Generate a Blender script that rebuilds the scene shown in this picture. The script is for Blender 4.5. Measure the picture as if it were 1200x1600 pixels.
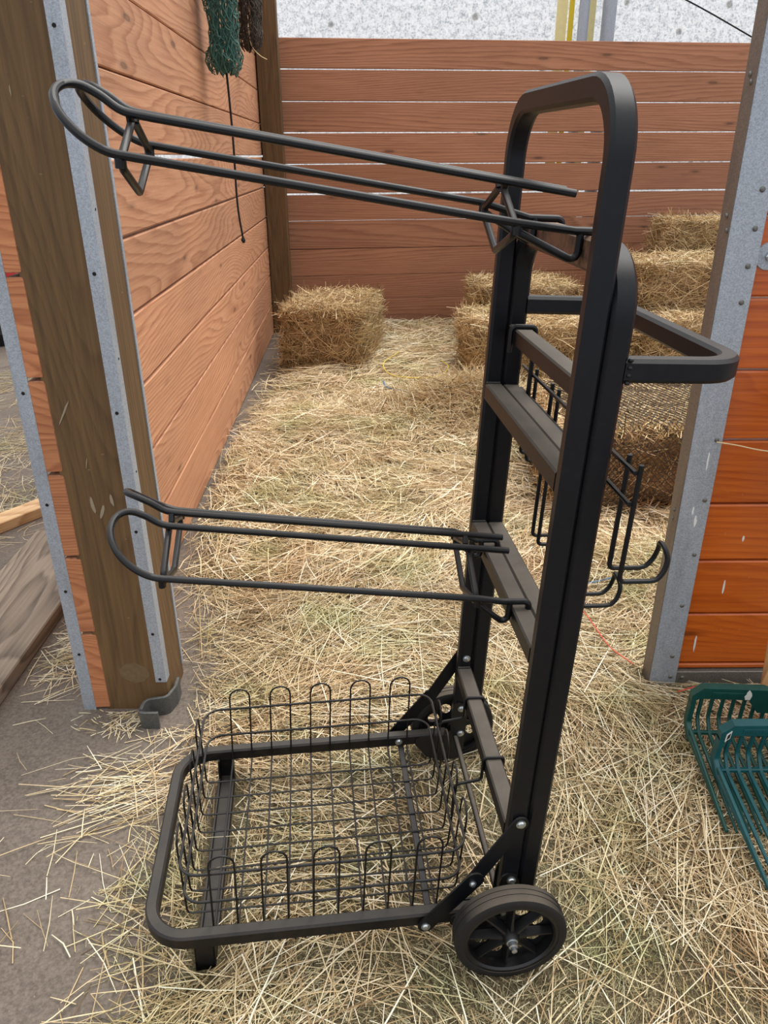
import bpy, bmesh, math, random
import numpy as np
from mathutils import Matrix, Vector

for o in list(bpy.data.objects): bpy.data.objects.remove(o)
SC = bpy.context.scene
COL = SC.collection
RNG = np.random.default_rng(7)
random.seed(7)

# ------------------------------------------------------------------ camera
FPX, PITCH, ROLL, CAM_H = 1181.42, 0.44032, -0.00542, 1.40
cp, sp = math.cos(PITCH), math.sin(PITCH)
fw = Vector((0, cp, -sp)); up = Vector((0, sp, cp)); rt = Vector((1, 0, 0))
cr, sr = math.cos(ROLL), math.sin(ROLL)
r2 = cr * rt + sr * up; u2 = -sr * rt + cr * up
cam_d = bpy.data.cameras.new('camera'); cam = bpy.data.objects.new('camera', cam_d); COL.objects.link(cam)
cam_d.sensor_fit = 'VERTICAL'; cam_d.sensor_height = 24.0; cam_d.sensor_width = 18.0
cam_d.lens = FPX / 1600 * 24.0; cam_d.clip_start = 0.05; cam_d.clip_end = 100
mw = Matrix(((r2.x, u2.x, -fw.x, 0), (r2.y, u2.y, -fw.y, 0), (r2.z, u2.z, -fw.z, CAM_H), (0, 0, 0, 1)))
cam.matrix_world = mw
SC.camera = cam

# ------------------------------------------------------------------ light: overcast sky and a very soft sun through thin cloud
W = bpy.data.worlds.new('sky'); SC.world = W; W.use_nodes = True
nt = W.node_tree; nt.nodes.clear()
wo = nt.nodes.new('ShaderNodeOutputWorld'); bg = nt.nodes.new('ShaderNodeBackground')
tc = nt.nodes.new('ShaderNodeTexCoord'); sx = nt.nodes.new('ShaderNodeSeparateXYZ')
mr = nt.nodes.new('ShaderNodeMapRange'); rp = nt.nodes.new('ShaderNodeValToRGB')
mr.inputs['From Min'].default_value = -0.1; mr.inputs['From Max'].default_value = 1.0
rp.color_ramp.elements[0].color = (0.34, 0.37, 0.43, 1); rp.color_ramp.elements[1].color = (1.0, 1.0, 1.0, 1)
nt.links.new(tc.outputs['Generated'], sx.inputs[0]); nt.links.new(sx.outputs['Z'], mr.inputs['Value'])
nt.links.new(mr.outputs[0], rp.inputs[0]); nt.links.new(rp.outputs[0], bg.inputs['Color'])
bg.inputs['Strength'].default_value = 1.35
nt.links.new(bg.outputs[0], wo.inputs[0])
sun_d = bpy.data.lights.new('sun', 'SUN'); sun = bpy.data.objects.new('sun', sun_d); COL.objects.link(sun)
sun_d.energy = 2.6; sun_d.angle = math.radians(40); sun_d.color = (1.0, 0.97, 0.92)
sun.rotation_euler = Vector((-0.38, -0.42, -1.0)).to_track_quat('-Z', 'Y').to_euler()
SC.view_settings.view_transform = 'Standard'; SC.view_settings.look = 'None'
SC.view_settings.gamma = 1.0; SC.view_settings.use_curve_mapping = False
SC.view_settings.exposure = 0.28

# ------------------------------------------------------------------ materials
def lin(r, g, b):
    f = lambda c: (c / 255 / 12.92) if c / 255 <= 0.04045 else ((c / 255 + 0.055) / 1.055) ** 2.4
    return (f(r), f(g), f(b), 1)

class NT:
    def __init__(s, name):
        s.m = bpy.data.materials.new(name); s.m.use_nodes = True
        s.t = s.m.node_tree; s.t.nodes.clear()
        s.out = s.t.nodes.new('ShaderNodeOutputMaterial'); s.b = s.t.nodes.new('ShaderNodeBsdfPrincipled')
        s.t.links.new(s.b.outputs[0], s.out.inputs[0])
    def n(s, kind, **kw):
        x = s.t.nodes.new('ShaderNode' + kind)
        for k, v in kw.items():
            if hasattr(x, k): setattr(x, k, v)
            else: x.inputs[k.replace('_', ' ')].default_value = v
        return x
    def l(s, a, b): s.t.links.new(a, b)
    def ramp(s, fac, stops):
        r = s.n('ValToRGB'); e = r.color_ramp.elements
        while len(e) < len(stops): e.new(0.5)
        for i, (p, c) in enumerate(stops): e[i].position = p; e[i].color = c
        s.l(fac, r.inputs[0]); return r.outputs[0]
    def mix(s, fac, a, b, mode='MIX'):
        m = s.n('Mix', data_type='RGBA', blend_type=mode)
        for inp, v in ((m.inputs[0], fac), (m.inputs[6], a), (m.inputs[7], b)):
            if hasattr(v, 'links'): s.l(v, inp)
            else: inp.default_value = v
        return m.outputs[2]
    def noise(s, vec, scale, detail=3, rough=0.55, dist=0.0):
        x = s.n('TexNoise'); x.inputs['Scale'].default_value = scale; x.inputs['Detail'].default_value = detail
        x.inputs['Roughness'].default_value = rough; x.inputs['Distortion'].default_value = dist
        if vec is not None: s.l(vec, x.inputs['Vector'])
        return x.outputs['Fac']
    def mapv(s, vec, scale=(1, 1, 1), loc=(0, 0, 0)):
        m = s.n('Mapping'); s.l(vec, m.inputs['Vector']); m.inputs['Scale'].default_value = scale; m.inputs['Location'].default_value = loc
        return m.outputs[0]
    def math(s, op, a, b=0.0):
        m = s.n('Math', operation=op)
        for i, v in enumerate((a, b)):
            if hasattr(v, 'links'): s.l(v, m.inputs[i])
            else: m.inputs[i].default_value = v
        return m.outputs[0]
    def bump(s, h, strength=0.3, dist=0.01):
        b = s.n('Bump'); b.inputs['Strength'].default_value = strength; b.inputs['Distance'].default_value = dist
        s.l(h, b.inputs['Height']); s.l(b.outputs[0], s.b.inputs['Normal'])
    def objvec(s):
        tc = s.n('TexCoord'); oi = s.n('ObjectInfo')
        sc = s.n('VectorMath', operation='SCALE'); cb = s.n('CombineXYZ')
        s.l(oi.outputs['Random'], cb.inputs[0]); 
        s.l(s.math('MULTIPLY', oi.outputs['Random'], 3.7), cb.inputs[1]); s.l(s.math('MULTIPLY', oi.outputs['Random'], 7.3), cb.inputs[2])
        s.l(cb.outputs[0], sc.inputs[0]); sc.inputs['Scale'].default_value = 23.0
        ad = s.n('VectorMath', operation='ADD'); s.l(tc.outputs['Object'], ad.inputs[0]); s.l(sc.outputs[0], ad.inputs[1])
        return ad.outputs[0], oi.outputs['Random']

def k_mid(a, b): return tuple((x + y) / 2 for x, y in zip(a, b))
def wood(name, light, mid, dark, axis=0, rough=0.75, knots=True, vary=0.25, coat=0.0, grain=1.0, flecks=0.5, ring=30.0, swirl=1.0):
    k = NT(name); v, rnd = k.objvec()
    perp = 2 if axis != 2 else 0
    ls = [2.6, 2.6, 2.6]; ls[axis] = 0.45 * swirl
    low = k.noise(k.mapv(v, tuple(ls)), 1.0, 1.6, 0.35)
    sx_ = k.n('SeparateXYZ'); k.l(v, sx_.inputs[0])
    jit = k.noise(k.mapv(v, tuple([30 if i != axis else 4 for i in range(3)])), 1.0, 2)
    ph = k.math('ADD', k.math('MULTIPLY', sx_.outputs[perp], ring), k.math('ADD', k.math('MULTIPLY', low, ring * 1.1 * swirl), k.math('MULTIPLY', jit, 0.7)))
    rings = k.math('FRACT', ph)
    fs = [90, 90, 90]; fs[axis] = 3
    fine = k.noise(k.mapv(v, tuple(fs)), 1.0, 4, 0.6)
    big = k.noise(k.mapv(v, tuple([2.2 if i != axis else 0.9 for i in range(3)])), 1.0, 3)
    c = k.ramp(rings, [(0.0, light), (0.45, k_mid(light, mid)), (0.86, dark), (1.0, light)])
    c = k.mix(1 - grain, c, mid)
    c = k.mix(0.45, c, k.ramp(fine, [(0.3, dark), (0.52, mid), (0.72, light)]))
    hv = k.n('HueSaturation'); k.l(c, hv.inputs['Color'])
    val = k.math('ADD', k.math('MULTIPLY', big, 0.55), k.math('ADD', k.math('MULTIPLY', rnd, vary), 0.73 - vary / 2))
    k.l(val, hv.inputs['Value']); c = hv.outputs[0]
    if knots:
        ks = [9, 9, 9]; ks[axis] = 2.1
        vo = k.n('TexVoronoi', feature='F1'); k.l(k.mapv(v, tuple(ks)), vo.inputs['Vector']); vo.inputs['Scale'].default_value = 0.75
        kn = k.ramp(vo.outputs['Distance'], [(0.0, (0.15, 0.15, 0.15, 1)), (0.055, (0.05, 0.05, 0.05, 1)), (0.075, (0.6, 0.6, 0.6, 1)), (0.13, (1, 1, 1, 1))])
        c = k.mix(1.0, c, k.mix(0.42, kn, (1, 1, 1, 1)), 'MULTIPLY')
    if flecks:
        fl = [26, 26, 26]; fl[axis] = 60
        vo2 = k.n('TexVoronoi', feature='F1'); k.l(k.mapv(v, tuple(fl)), vo2.inputs['Vector']); vo2.inputs['Scale'].default_value = 0.55
        fk = k.ramp(vo2.outputs['Distance'], [(0.0, (flecks, flecks, flecks, 1)), (0.07, (0, 0, 0, 1))])
        c = k.mix(fk, c, lin(205, 190, 165))
    k.l(c, k.b.inputs['Base Color']); k.b.inputs['Roughness'].default_value = rough
    k.b.inputs['Coat Weight'].default_value = coat; k.b.inputs['Coat Roughness'].default_value = 0.25
    k.bump(fine, 0.25, 0.004)
    return k.m

def plain(name, col, rough=0.5, metal=0.0, var=0.12, scale=30.0, bump=0.0, spec=0.5):
    k = NT(name); v, rnd = k.objvec()
    nz = k.noise(v, scale, 4)
    c = k.mix(nz, tuple([x * (1 - var) for x in col[:3]]) + (1,), tuple([min(1, x * (1 + var)) for x in col[:3]]) + (1,))
    k.l(c, k.b.inputs['Base Color']); k.b.inputs['Roughness'].default_value = rough
    k.b.inputs['Metallic'].default_value = metal; k.b.inputs['Specular IOR Level'].default_value = spec
    if bump: k.bump(nz, bump, 0.003)
    return k.m

def paint(name, base, dusty, dust_amt, rust=0.0, rough=0.42):
    k = NT(name); v, rnd = k.objvec()
    g = k.n('NewGeometry'); s = k.n('SeparateXYZ'); k.l(g.outputs['Normal'], s.inputs[0])
    upf = k.ramp(s.outputs['Z'], [(0.55, (0, 0, 0, 1)), (0.95, (1, 1, 1, 1))])
    nz = k.noise(v, 14, 4, 0.6); nz2 = k.noise(v, 55, 4, 0.6)
    f = k.math('MULTIPLY', upf, k.math('MULTIPLY', k.math('ADD', nz, 0.45), dust_amt))
    lo = k.ramp(nz2, [(0.5, (0, 0, 0, 1)), (0.85, (0.04, 0.04, 0.04, 1))])
    f2 = k.math('ADD', f, lo)
    c = k.mix(f2, base, dusty)
    if rust:
        rr = k.ramp(k.noise(v, 22, 5, 0.7), [(0.48 - 0.1 * rust, (0, 0, 0, 1)), (0.58, (1, 1, 1, 1))])
        c = k.mix(k.math('MULTIPLY', rr, rust), c, lin(120, 84, 62))
    k.l(c, k.b.inputs['Base Color'])
    k.l(k.math('ADD', k.math('MULTIPLY', f2, 0.4), rough), k.b.inputs['Roughness']); k.b.inputs['Specular IOR Level'].default_value = 0.32
    k.bump(nz2, 0.08, 0.002)
    return k.m

def galv(name, base=(184, 191, 200), rough=0.5, metal=0.35, dirt=0.3):
    k = NT(name); v, rnd = k.objvec()
    vo = k.n('TexVoronoi', feature='F1'); k.l(v, vo.inputs['Vector']); vo.inputs['Scale'].default_value = 420
    sep = k.n('SeparateColor'); k.l(vo.outputs['Color'], sep.inputs[0])
    b = lin(*base); d = tuple([x * 0.66 for x in b[:3]]) + (1,)
    c = k.mix(sep.outputs[0], d, b)
    nz = k.noise(k.mapv(v, (20, 20, 4)), 1, 4, 0.65)
    c = k.mix(k.ramp(nz, [(0.5, (0, 0, 0, 1)), (0.8, (dirt, dirt, dirt, 1))]), c, lin(92, 86, 80))
    k.l(c, k.b.inputs['Base Color']); k.b.inputs['Metallic'].default_value = metal
    k.b.inputs['Roughness'].default_value = rough
    k.bump(nz, 0.06, 0.002)
    return k.m

def hay_mat(name, stops, tint=0.65):
    k = NT(name)
    at = k.n('Attribute'); at.attribute_name = 'rnd'
    c = k.ramp(at.outputs['Fac'], stops)
    g = k.n('NewGeometry')
    nz = k.noise(g.outputs['Position'], 3.2, 3, 0.6)
    c = k.mix(k.ramp(nz, [(0.50, (0, 0, 0, 1)), (0.68, (tint, tint, tint, 1))]), c, k.mix(1.0, c, (0.72, 0.86, 0.66, 1), 'MULTIPLY'))
    nb = k.noise(k.mapv(g.outputs['Position'], (1, 1, 1), (9, 4, 2)), 2.4, 3, 0.6)
    c = k.mix(k.ramp(nb, [(0.52, (0, 0, 0, 1)), (0.72, (tint, tint, tint, 1))]), c, k.mix(1.0, c, (0.88, 0.70, 0.58, 1), 'MULTIPLY'))
    k.l(c, k.b.inputs['Base Color']); k.b.inputs['Roughness'].default_value = 0.6
    k.b.inputs['Specular IOR Level'].default_value = 0.35
    return k.m

M = {}
M['wall_wood'] = wood('red_cedar_plank', lin(200, 150, 114), lin(184, 130, 95), lin(150, 97, 66), vary=0.22, ring=38, swirl=0.9)
M['back_wood'] = wood('stained_back_plank', lin(180, 128, 96), lin(164, 110, 80), lin(132, 84, 58), vary=0.18, ring=42, swirl=0.5)
M['door_wood'] = wood('orange_varnished_pine', lin(206, 108, 34), lin(188, 88, 20), lin(150, 58, 10), rough=0.32, vary=0.12, coat=0.25, grain=0.5, flecks=0.25)
M['end_grain'] = wood('plank_end_grain', lin(200, 136, 92), lin(180, 114, 74), lin(150, 88, 54), axis=1, knots=False, ring=90, flecks=0.0)
M['post_wood'] = wood('brown_treated_post', lin(124, 95, 58), lin(98, 72, 41), lin(64, 45, 23), axis=2, knots=False, vary=0.1, flecks=0.3, grain=0.35)
M['grey_wood'] = wood('weathered_grey_plank', lin(156, 140, 122), lin(126, 110, 94), lin(82, 70, 58), vary=0.1, flecks=0.4)
M['pale_wood'] = wood('fresh_cut_lumber', lin(226, 192, 148), lin(208, 168, 120), lin(168, 124, 80), vary=0.1, flecks=0.2)
M['handle_wood'] = wood('ash_handle', lin(205, 160, 110), lin(182, 132, 84), lin(140, 94, 58), axis=2, knots=False, flecks=0.0, rough=0.5)
M['galv'] = galv('galvanised_steel')
M['galv_dirty'] = galv('grimy_galvanised_steel', (138, 132, 124), 0.55, 0.55, 0.7)
M['galv_hook'] = galv('cast_galvanised_bracket', (112, 114, 112), 0.5, 0.6, 0.5)
M['zinc'] = plain('zinc_bolt', lin(190, 196, 200), 0.28, 0.9, 0.1)
M['screw'] = plain('grey_screw', lin(118, 116, 110), 0.45, 0.7, 0.2)
M['hole'] = plain('dark_hole', lin(22, 18, 16), 0.9)
M['black'] = paint('black_paint', (0.0035, 0.0042, 0.0062, 1), lin(92, 88, 84), 0.40)
M['black_bar'] = paint('dusty_black_paint', (0.006, 0.0056, 0.0055, 1), lin(104, 97, 88), 0.85, rough=0.45)
M['black_base'] = paint('scuffed_black_paint', (0.005, 0.0052, 0.006, 1), lin(92, 88, 82), 0.5, rust=0.05, rough=0.45)
M['black_worn'] = paint('worn_rusty_paint', (0.02, 0.017, 0.015, 1), lin(130, 118, 106), 0.9, rust=0.8, rough=0.55)
M['wire'] = paint('black_coated_wire', (0.004, 0.0043, 0.0052, 1), lin(86, 82, 78), 0.40, rough=0.36)
M['rubber'] = paint('dusty_rubber', (0.013, 0.012, 0.011, 1), lin(116, 106, 94), 0.6, rough=0.7)
M['plastic_black'] = plain('black_plastic', (0.005, 0.005, 0.0058, 1), 0.42, 0, 0.2)
M['fork_green'] = plain('green_plastic', (0.0035, 0.062, 0.052, 1), 0.42, 0, 0.3, 40, 0.05)
M['fork_teal'] = plain('teal_plastic', (0.004, 0.075, 0.085, 1), 0.42, 0, 0.3, 40, 0.05)
M['white'] = plain('white_label', lin(225, 225, 220), 0.6)
M['ink'] = plain('black_ink', lin(30, 30, 30), 0.6)
M['net_green'] = plain('green_poly_twine', lin(70, 112, 104), 0.5, 0, 0.7, 60)
M['net_black'] = plain('dark_poly_twine', lin(72, 66, 58), 0.7, 0, 0.6, 60)
M['cord'] = plain('black_cord', lin(20, 20, 22), 0.8)
M['twine_blue'] = plain('blue_baling_twine', lin(100, 132, 160), 0.6)
M['twine_yellow'] = plain('yellow_baling_twine', lin(222, 200, 96), 0.6)
M['twine_red'] = plain('red_baling_twine', lin(205, 84, 62), 0.6)
M['twine_white'] = plain('pale_twine', lin(225, 205, 160), 0.6)
M['red_plastic'] = plain('red_plastic', lin(170, 22, 18), 0.45)
M['dark_thing'] = plain('dark_rubber', lin(24, 24, 26), 0.8)
M['strap_yellow'] = plain('yellow_strap', lin(232, 205, 40), 0.5)
M['strap_pale'] = plain('pale_yellow_webbing', lin(240, 228, 165), 0.6)
STR = [(0.0, lin(92, 70, 46)), (0.2, lin(160, 132, 94)), (0.45, lin(208, 182, 138)), (0.75, lin(236, 218, 178)), (1.0, lin(252, 244, 220))]
M['straw'] = hay_mat('loose_hay', STR)
M['straw_bale'] = hay_mat('bale_hay', [(0.0, lin(92, 70, 46)), (0.22, lin(152, 122, 82)), (0.5, lin(202, 172, 124)), (0.8, lin(232, 208, 162)), (1.0, lin(250, 236, 200))], 0.3)

M['chaff_bits'] = hay_mat('chopped_hay_bits', [(0.0, lin(66, 60, 42)), (0.25, lin(118, 110, 80)), (0.55, lin(168, 156, 118)), (0.85, lin(206, 194, 156)), (1.0, lin(236, 226, 194))], 0.8)
def litter_mat():
    k = NT('hay_chaff'); g = k.n('NewGeometry'); v = g.outputs['Position']
    a = k.noise(v, 260, 5, 0.7, 0.6); b = k.noise(v, 4, 4, 0.6)
    c = k.ramp(a, [(0.32, lin(60, 50, 36)), (0.5, lin(112, 98, 72)), (0.68, lin(172, 156, 120))])
    c = k.mix(k.ramp(b, [(0.45, (0, 0, 0, 1)), (0.65, (0.6, 0.6, 0.6, 1))]), c, k.mix(1.0, c, (0.72, 0.80, 0.62, 1), 'MULTIPLY'))
    k.l(c, k.b.inputs['Base Color']); k.b.inputs['Roughness'].default_value = 0.9
    k.bump(a, 0.8, 0.01); return k.m
M['litter'] = litter_mat()
def floor_mat():
    k = NT('packed_dirt_floor'); g = k.n('NewGeometry'); v = g.outputs['Position']
    a = k.noise(v, 3.0, 6, 0.62); b = k.noise(v, 120, 4, 0.65)
    c = k.ramp(a, [(0.3, lin(84, 73, 64)), (0.55, lin(104, 93, 83)), (0.75, lin(124, 112, 101))])
    c = k.mix(0.35, c, k.ramp(b, [(0.35, lin(62, 53, 46)), (0.65, lin(140, 128, 115))]))
    vo = k.n('TexVoronoi', feature='F1'); k.l(v, vo.inputs['Vector']); vo.inputs['Scale'].default_value = 34
    c = k.mix(k.ramp(vo.outputs['Distance'], [(0.0, (0.7, 0.7, 0.7, 1)), (0.05, (0, 0, 0, 1))]), c, lin(196, 178, 140))
    k.l(c, k.b.inputs['Base Color']); k.b.inputs['Roughness'].default_value = 0.85
    k.bump(k.math('ADD', a, k.math('MULTIPLY', b, 0.25)), 0.4, 0.01); return k.m
M['floor'] = floor_mat()
def sheet_mat():
    k = NT('translucent_white_fabric'); v = k.n('NewGeometry').outputs['Position']
    a = k.noise(v, 20, 5, 0.75); b = k.noise(v, 62, 3, 0.75)
    sp_ = k.ramp(k.math('ADD', k.math('MULTIPLY', a, 0.45), k.math('MULTIPLY', b, 0.55)), [(0.42, lin(206, 210, 213)), (0.50, lin(244, 245, 245)), (0.58, lin(253, 253, 253))])
    vo = k.n('TexVoronoi', feature='F1'); k.l(v, vo.inputs['Vector']); vo.inputs['Scale'].default_value = 4.2
    vo.inputs['Randomness'].default_value = 1.0
    sp_ = k.mix(k.ramp(vo.outputs['Distance'], [(0.10, (0.45, 0.45, 0.45, 1)), (0.15, (0, 0, 0, 1))]), sp_, lin(140, 136, 126))
    k.l(sp_, k.b.inputs['Base Color']); k.b.inputs['Roughness'].default_value = 0.6
    tr = k.n('BsdfTranslucent'); k.l(sp_, tr.inputs['Color'])
    mx = k.n('MixShader'); mx.inputs[0].default_value = 0.82
    k.l(k.b.outputs[0], mx.inputs[1]); k.l(tr.outputs[0], mx.inputs[2]); k.l(mx.outputs[0], k.out.inputs[0])
    return k.m
M['sheet'] = sheet_mat()

# ------------------------------------------------------------------ builders
def finish(me, smooth=True, angle=35):
    if smooth:
        me.polygons.foreach_set('use_smooth', [True] * len(me.polygons))
        try: me.set_sharp_from_angle(angle=math.radians(angle))
        except Exception: pass
    me.update()

def tag(o, label=None, cat=None, group=None, kind=None):
    if label: o['label'] = label
    if cat: o['category'] = cat
    if group: o['group'] = group
    if kind: o['kind'] = kind
    return o

def link(name, me, mat, parent=None, loc=None, rot=None):
    o = bpy.data.objects.new(name, me); COL.objects.link(o)
    if mat and not me.materials: me.materials.append(M[mat] if isinstance(mat, str) else mat)
    if parent: o.parent = parent
    if loc is not None: o.location = loc
    if rot is not None: o.rotation_euler = rot
    return o

def empty(name, loc=(0, 0, 0), rot=None):
    o = bpy.data.objects.new(name, None); COL.objects.link(o); o.empty_display_size = 0.05
    o.location = loc
    if rot is not None: o.rotation_euler = rot
    return o

def mesh(V, F, name='mesh', smooth=True, angle=35, fix=True):
    me = bpy.data.meshes.new(name); me.from_pydata([tuple(v) for v in V], [], F)
    if fix:
        bm = bmesh.new(); bm.from_mesh(me); bmesh.ops.recalc_face_normals(bm, faces=bm.faces); bm.to_mesh(me); bm.free()
    finish(me, smooth, angle); return me

class MB:
    """collects shapes into one mesh"""
    def __init__(s): s.V = []; s.F = []
    def add(s, V, F):
        o = len(s.V); s.V += [tuple(v) for v in V]; s.F += [tuple(i + o for i in f) for f in F]; return s
    def box(s, lo, hi, ch=0.002):
        lo = np.array(lo, float); hi = np.array(hi, float)
        d = hi - lo; ax = int(np.argmax(d)); b, c = [i for i in range(3) if i != ax]
        ch = min(ch, d[b] * .3, d[c] * .3)
        pr = [(lo[b] + ch, lo[c]), (hi[b] - ch, lo[c]), (hi[b], lo[c] + ch), (hi[b], hi[c] - ch), (hi[b] - ch, hi[c]), (lo[b] + ch, hi[c]), (lo[b], hi[c] - ch), (lo[b], lo[c] + ch)]
        V = []
        for e in (lo[ax], hi[ax]):
            for p in pr:
                q = [0, 0, 0]; q[ax] = e; q[b] = p[0]; q[c] = p[1]; V.append(q)
        F = [(i, (i + 1) % 8, 8 + (i + 1) % 8, 8 + i) for i in range(8)] + [tuple(range(7, -1, -1)), tuple(range(8, 16))]
        return s.add(V, F)
    def tube(s, P, r, n=8, closed=False, cap=True):
        P = [Vector(p) for p in P]; N = len(P); V = []; F = []
        T = []
        for i in range(N):
            a = P[(i - 1) % N] if (closed or i > 0) else P[i]; b = P[(i + 1) % N] if (closed or i < N - 1) else P[i]
            T.append((b - a).normalized())
        nrm = T[0].orthogonal().normalized()
        for i in range(N):
            if i: 
                nrm = nrm - T[i] * nrm.dot(T[i])
                if nrm.length < 1e-6: nrm = T[i].orthogonal()
                nrm.normalize()
            bn = T[i].cross(nrm); rr = r[i] if hasattr(r, '__len__') else r
            for k in range(n):
                a = 2 * math.pi * k / n
                V.append(P[i] + nrm * (rr * math.cos(a)) + bn * (rr * math.sin(a)))
        for i in range(N if closed else N - 1):
            j = (i + 1) % N
            for k in range(n): F.append((i * n + k, i * n + (k + 1) % n, j * n + (k + 1) % n, j * n + k))
        if cap and not closed: F += [tuple(range(n - 1, -1, -1)), tuple((N - 1) * n + k for k in range(n))]
        return s.add(V, F)
    def sweep(s, P, Nv, a, b, ch=0.004, cap=True):
        """rectangular tube: a = half size in the plane of the path, b = half size along Nv"""
        P = [Vector(p) for p in P]; Nv = Vector(Nv).normalized(); n = len(P); V = []; F = []
        for i in range(n):
            t = (P[min(i + 1, n - 1)] - P[max(i - 1, 0)]).normalized(); u = Nv.cross(t).normalized()
            A = a[i] if hasattr(a, '__len__') else a
            pr = [(A - ch, -b), (A, -b + ch), (A, b - ch), (A - ch, b), (-A + ch, b), (-A, b - ch), (-A, -b + ch), (-A + ch, -b)]
            V += [P[i] + u * x + Nv * y for x, y in pr]
        for i in range(n - 1):
            for k in range(8): F.append((i * 8 + k, i * 8 + (k + 1) % 8, i * 8 + 8 + (k + 1) % 8, i * 8 + 8 + k))
        if cap: F += [tuple(range(7, -1, -1)), tuple((n - 1) * 8 + k for k in range(8))]
        return s.add(V, F)
    def prism(s, poly, ax, lo, hi):
        """polygon in the plane normal to axis ax, extruded"""
        b, c = [i for i in range(3) if i != ax]; n = len(poly); V = []
        for e in (lo, hi):
            for p in poly:
                q = [0, 0, 0]; q[ax] = e; q[b] = p[0]; q[c] = p[1]; V.append(q)
        F = [(i, (i + 1) % n, n + (i + 1) % n, n + i) for i in range(n)] + [tuple(range(n - 1, -1, -1)), tuple(range(n, 2 * n))]
        return s.add(V, F)
    def lathe(s, prof, c, ax=1, n=32, close=True):
        """prof: (along axis, radius)"""
        b, d = [i for i in range(3) if i != ax]; V = []; F = []; m = len(prof)
        for k in range(n):
            t = 2 * math.pi * k / n
            for (h, r) in prof:
                q = list(c); q[ax] += h; q[b] += r * math.cos(t); q[d] += r * math.sin(t); V.append(q)
        for k in range(n):
            j = (k + 1) % n
            for i in range(m if close else m - 1):
                i2 = (i + 1) % m; F.append((k * m + i, k * m + i2, j * m + i2, j * m + i))
        return s.add(V, F)
    def me(s, fl=False, name='mesh', smooth=True, angle=35):
        V = [(-v[0], v[1], v[2]) for v in s.V] if fl else s.V
        return mesh(V, s.F, name, smooth, angle)

def rounded(pts, R, n=6):
    """polyline with arcs of radius R at inner corners"""
    P = [Vector(p) for p in pts]; out = [P[0]]
    for i in range(1, len(P) - 1):
        r = R[i - 1] if hasattr(R, '__len__') else R
        a = (P[i - 1] - P[i]).normalized(); b = (P[i + 1] - P[i]).normalized()
        ang = a.angle(b)
        if r <= 0 or ang > math.pi - 0.02: out.append(P[i]); continue
        tl = r / math.tan(ang / 2); tl = min(tl, 0.49 * (P[i - 1] - P[i]).length if i > 1 else tl, 0.49 * (P[i + 1] - P[i]).length if i < len(P) - 2 else tl)
        r = tl * math.tan(ang / 2)
        c = P[i] + (a + b).normalized() * (r / math.sin(ang / 2))
        s = P[i] + a * tl - c; e = P[i] + b * tl - c
        tot = s.angle(e); axn = s.cross(e).normalized()
        for k in range(n + 1): out.append(c + Matrix.Rotation(tot * k / n, 3, axn) @ s)
    out.append(P[-1]); return out

def spline(pts, sub=6):
    P = [np.array(p, float) for p in pts]; P = [2 * P[0] - P[1]] + P + [2 * P[-1] - P[-2]]; out = []
    for i in range(1, len(P) - 2):
        for k in range(sub):
            t = k / sub; a, b, c, d = P[i - 1], P[i], P[i + 1], P[i + 2]
            out.append(tuple(0.5 * ((2 * b) + (c - a) * t + (2 * a - 5 * b + 4 * c - d) * t * t + (3 * b - a - 3 * c + d) * t ** 3)))
    out.append(tuple(P[-2])); return out

def plank(name, mat, L, H, T, parent, loc, rotz=0.0, sag=0.0):
    """board with its long axis on local X, from 0 to L; face Y from 0 to T; Z from 0 to H"""
    b = MB(); b.box((0, 0, 0), (L, T, H), 0.0035)
    V = [(v[0], v[1], v[2] + (random.uniform(-1, 1) * sag)) for v in b.V]
    me = mesh(V, b.F, name, False)
    return link(name, me, mat, parent, loc, (0, 0, rotz))

# ------------------------------------------------------------------ ground
fl = MB(); fl.box((-7, -3, -0.2), (8, 12, -0.020), 0.0)
tag(link('floor', fl.me(smooth=False), 'floor'), 'grey-brown packed dirt floor of the barn', 'floor', kind='structure')

EDGE_Y = [0.2, 0.83, 0.95, 1.09, 1.29, 1.48, 1.63, 1.73, 1.95, 2.17, 2.43, 3.05, 3.8, 5.0, 5.6, 6.9]
EDGE_X = [-0.46, -0.47, -0.46, -0.52, -0.49, -0.47, -0.48, -0.49, -0.50, -0.51, -0.64, -0.80, -0.83, -0.72, -0.72, -0.82]
def hay_edge(y): return np.interp(y, EDGE_Y, EDGE_X)
def hash_noise(x, y, s, seed=0):
    """smooth value noise"""
    x = np.asarray(x, float) * s + 17.3 * seed; y = np.asarray(y, float) * s + 5.1 * seed
    xi = np.floor(x).astype(int); yi = np.floor(y).astype(int); fx = x - xi; fy = y - yi
    fx = fx * fx * (3 - 2 * fx); fy = fy * fy * (3 - 2 * fy)
    h = lambda a, b: ((np.sin(a * 127.1 + b * 311.7 + seed * 74.7) * 43758.5453) % 1.0)
    return (h(xi, yi) * (1 - fx) + h(xi + 1, yi) * fx) * (1 - fy) + (h(xi, yi + 1) * (1 - fx) + h(xi + 1, yi + 1) * fx) * fy
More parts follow.
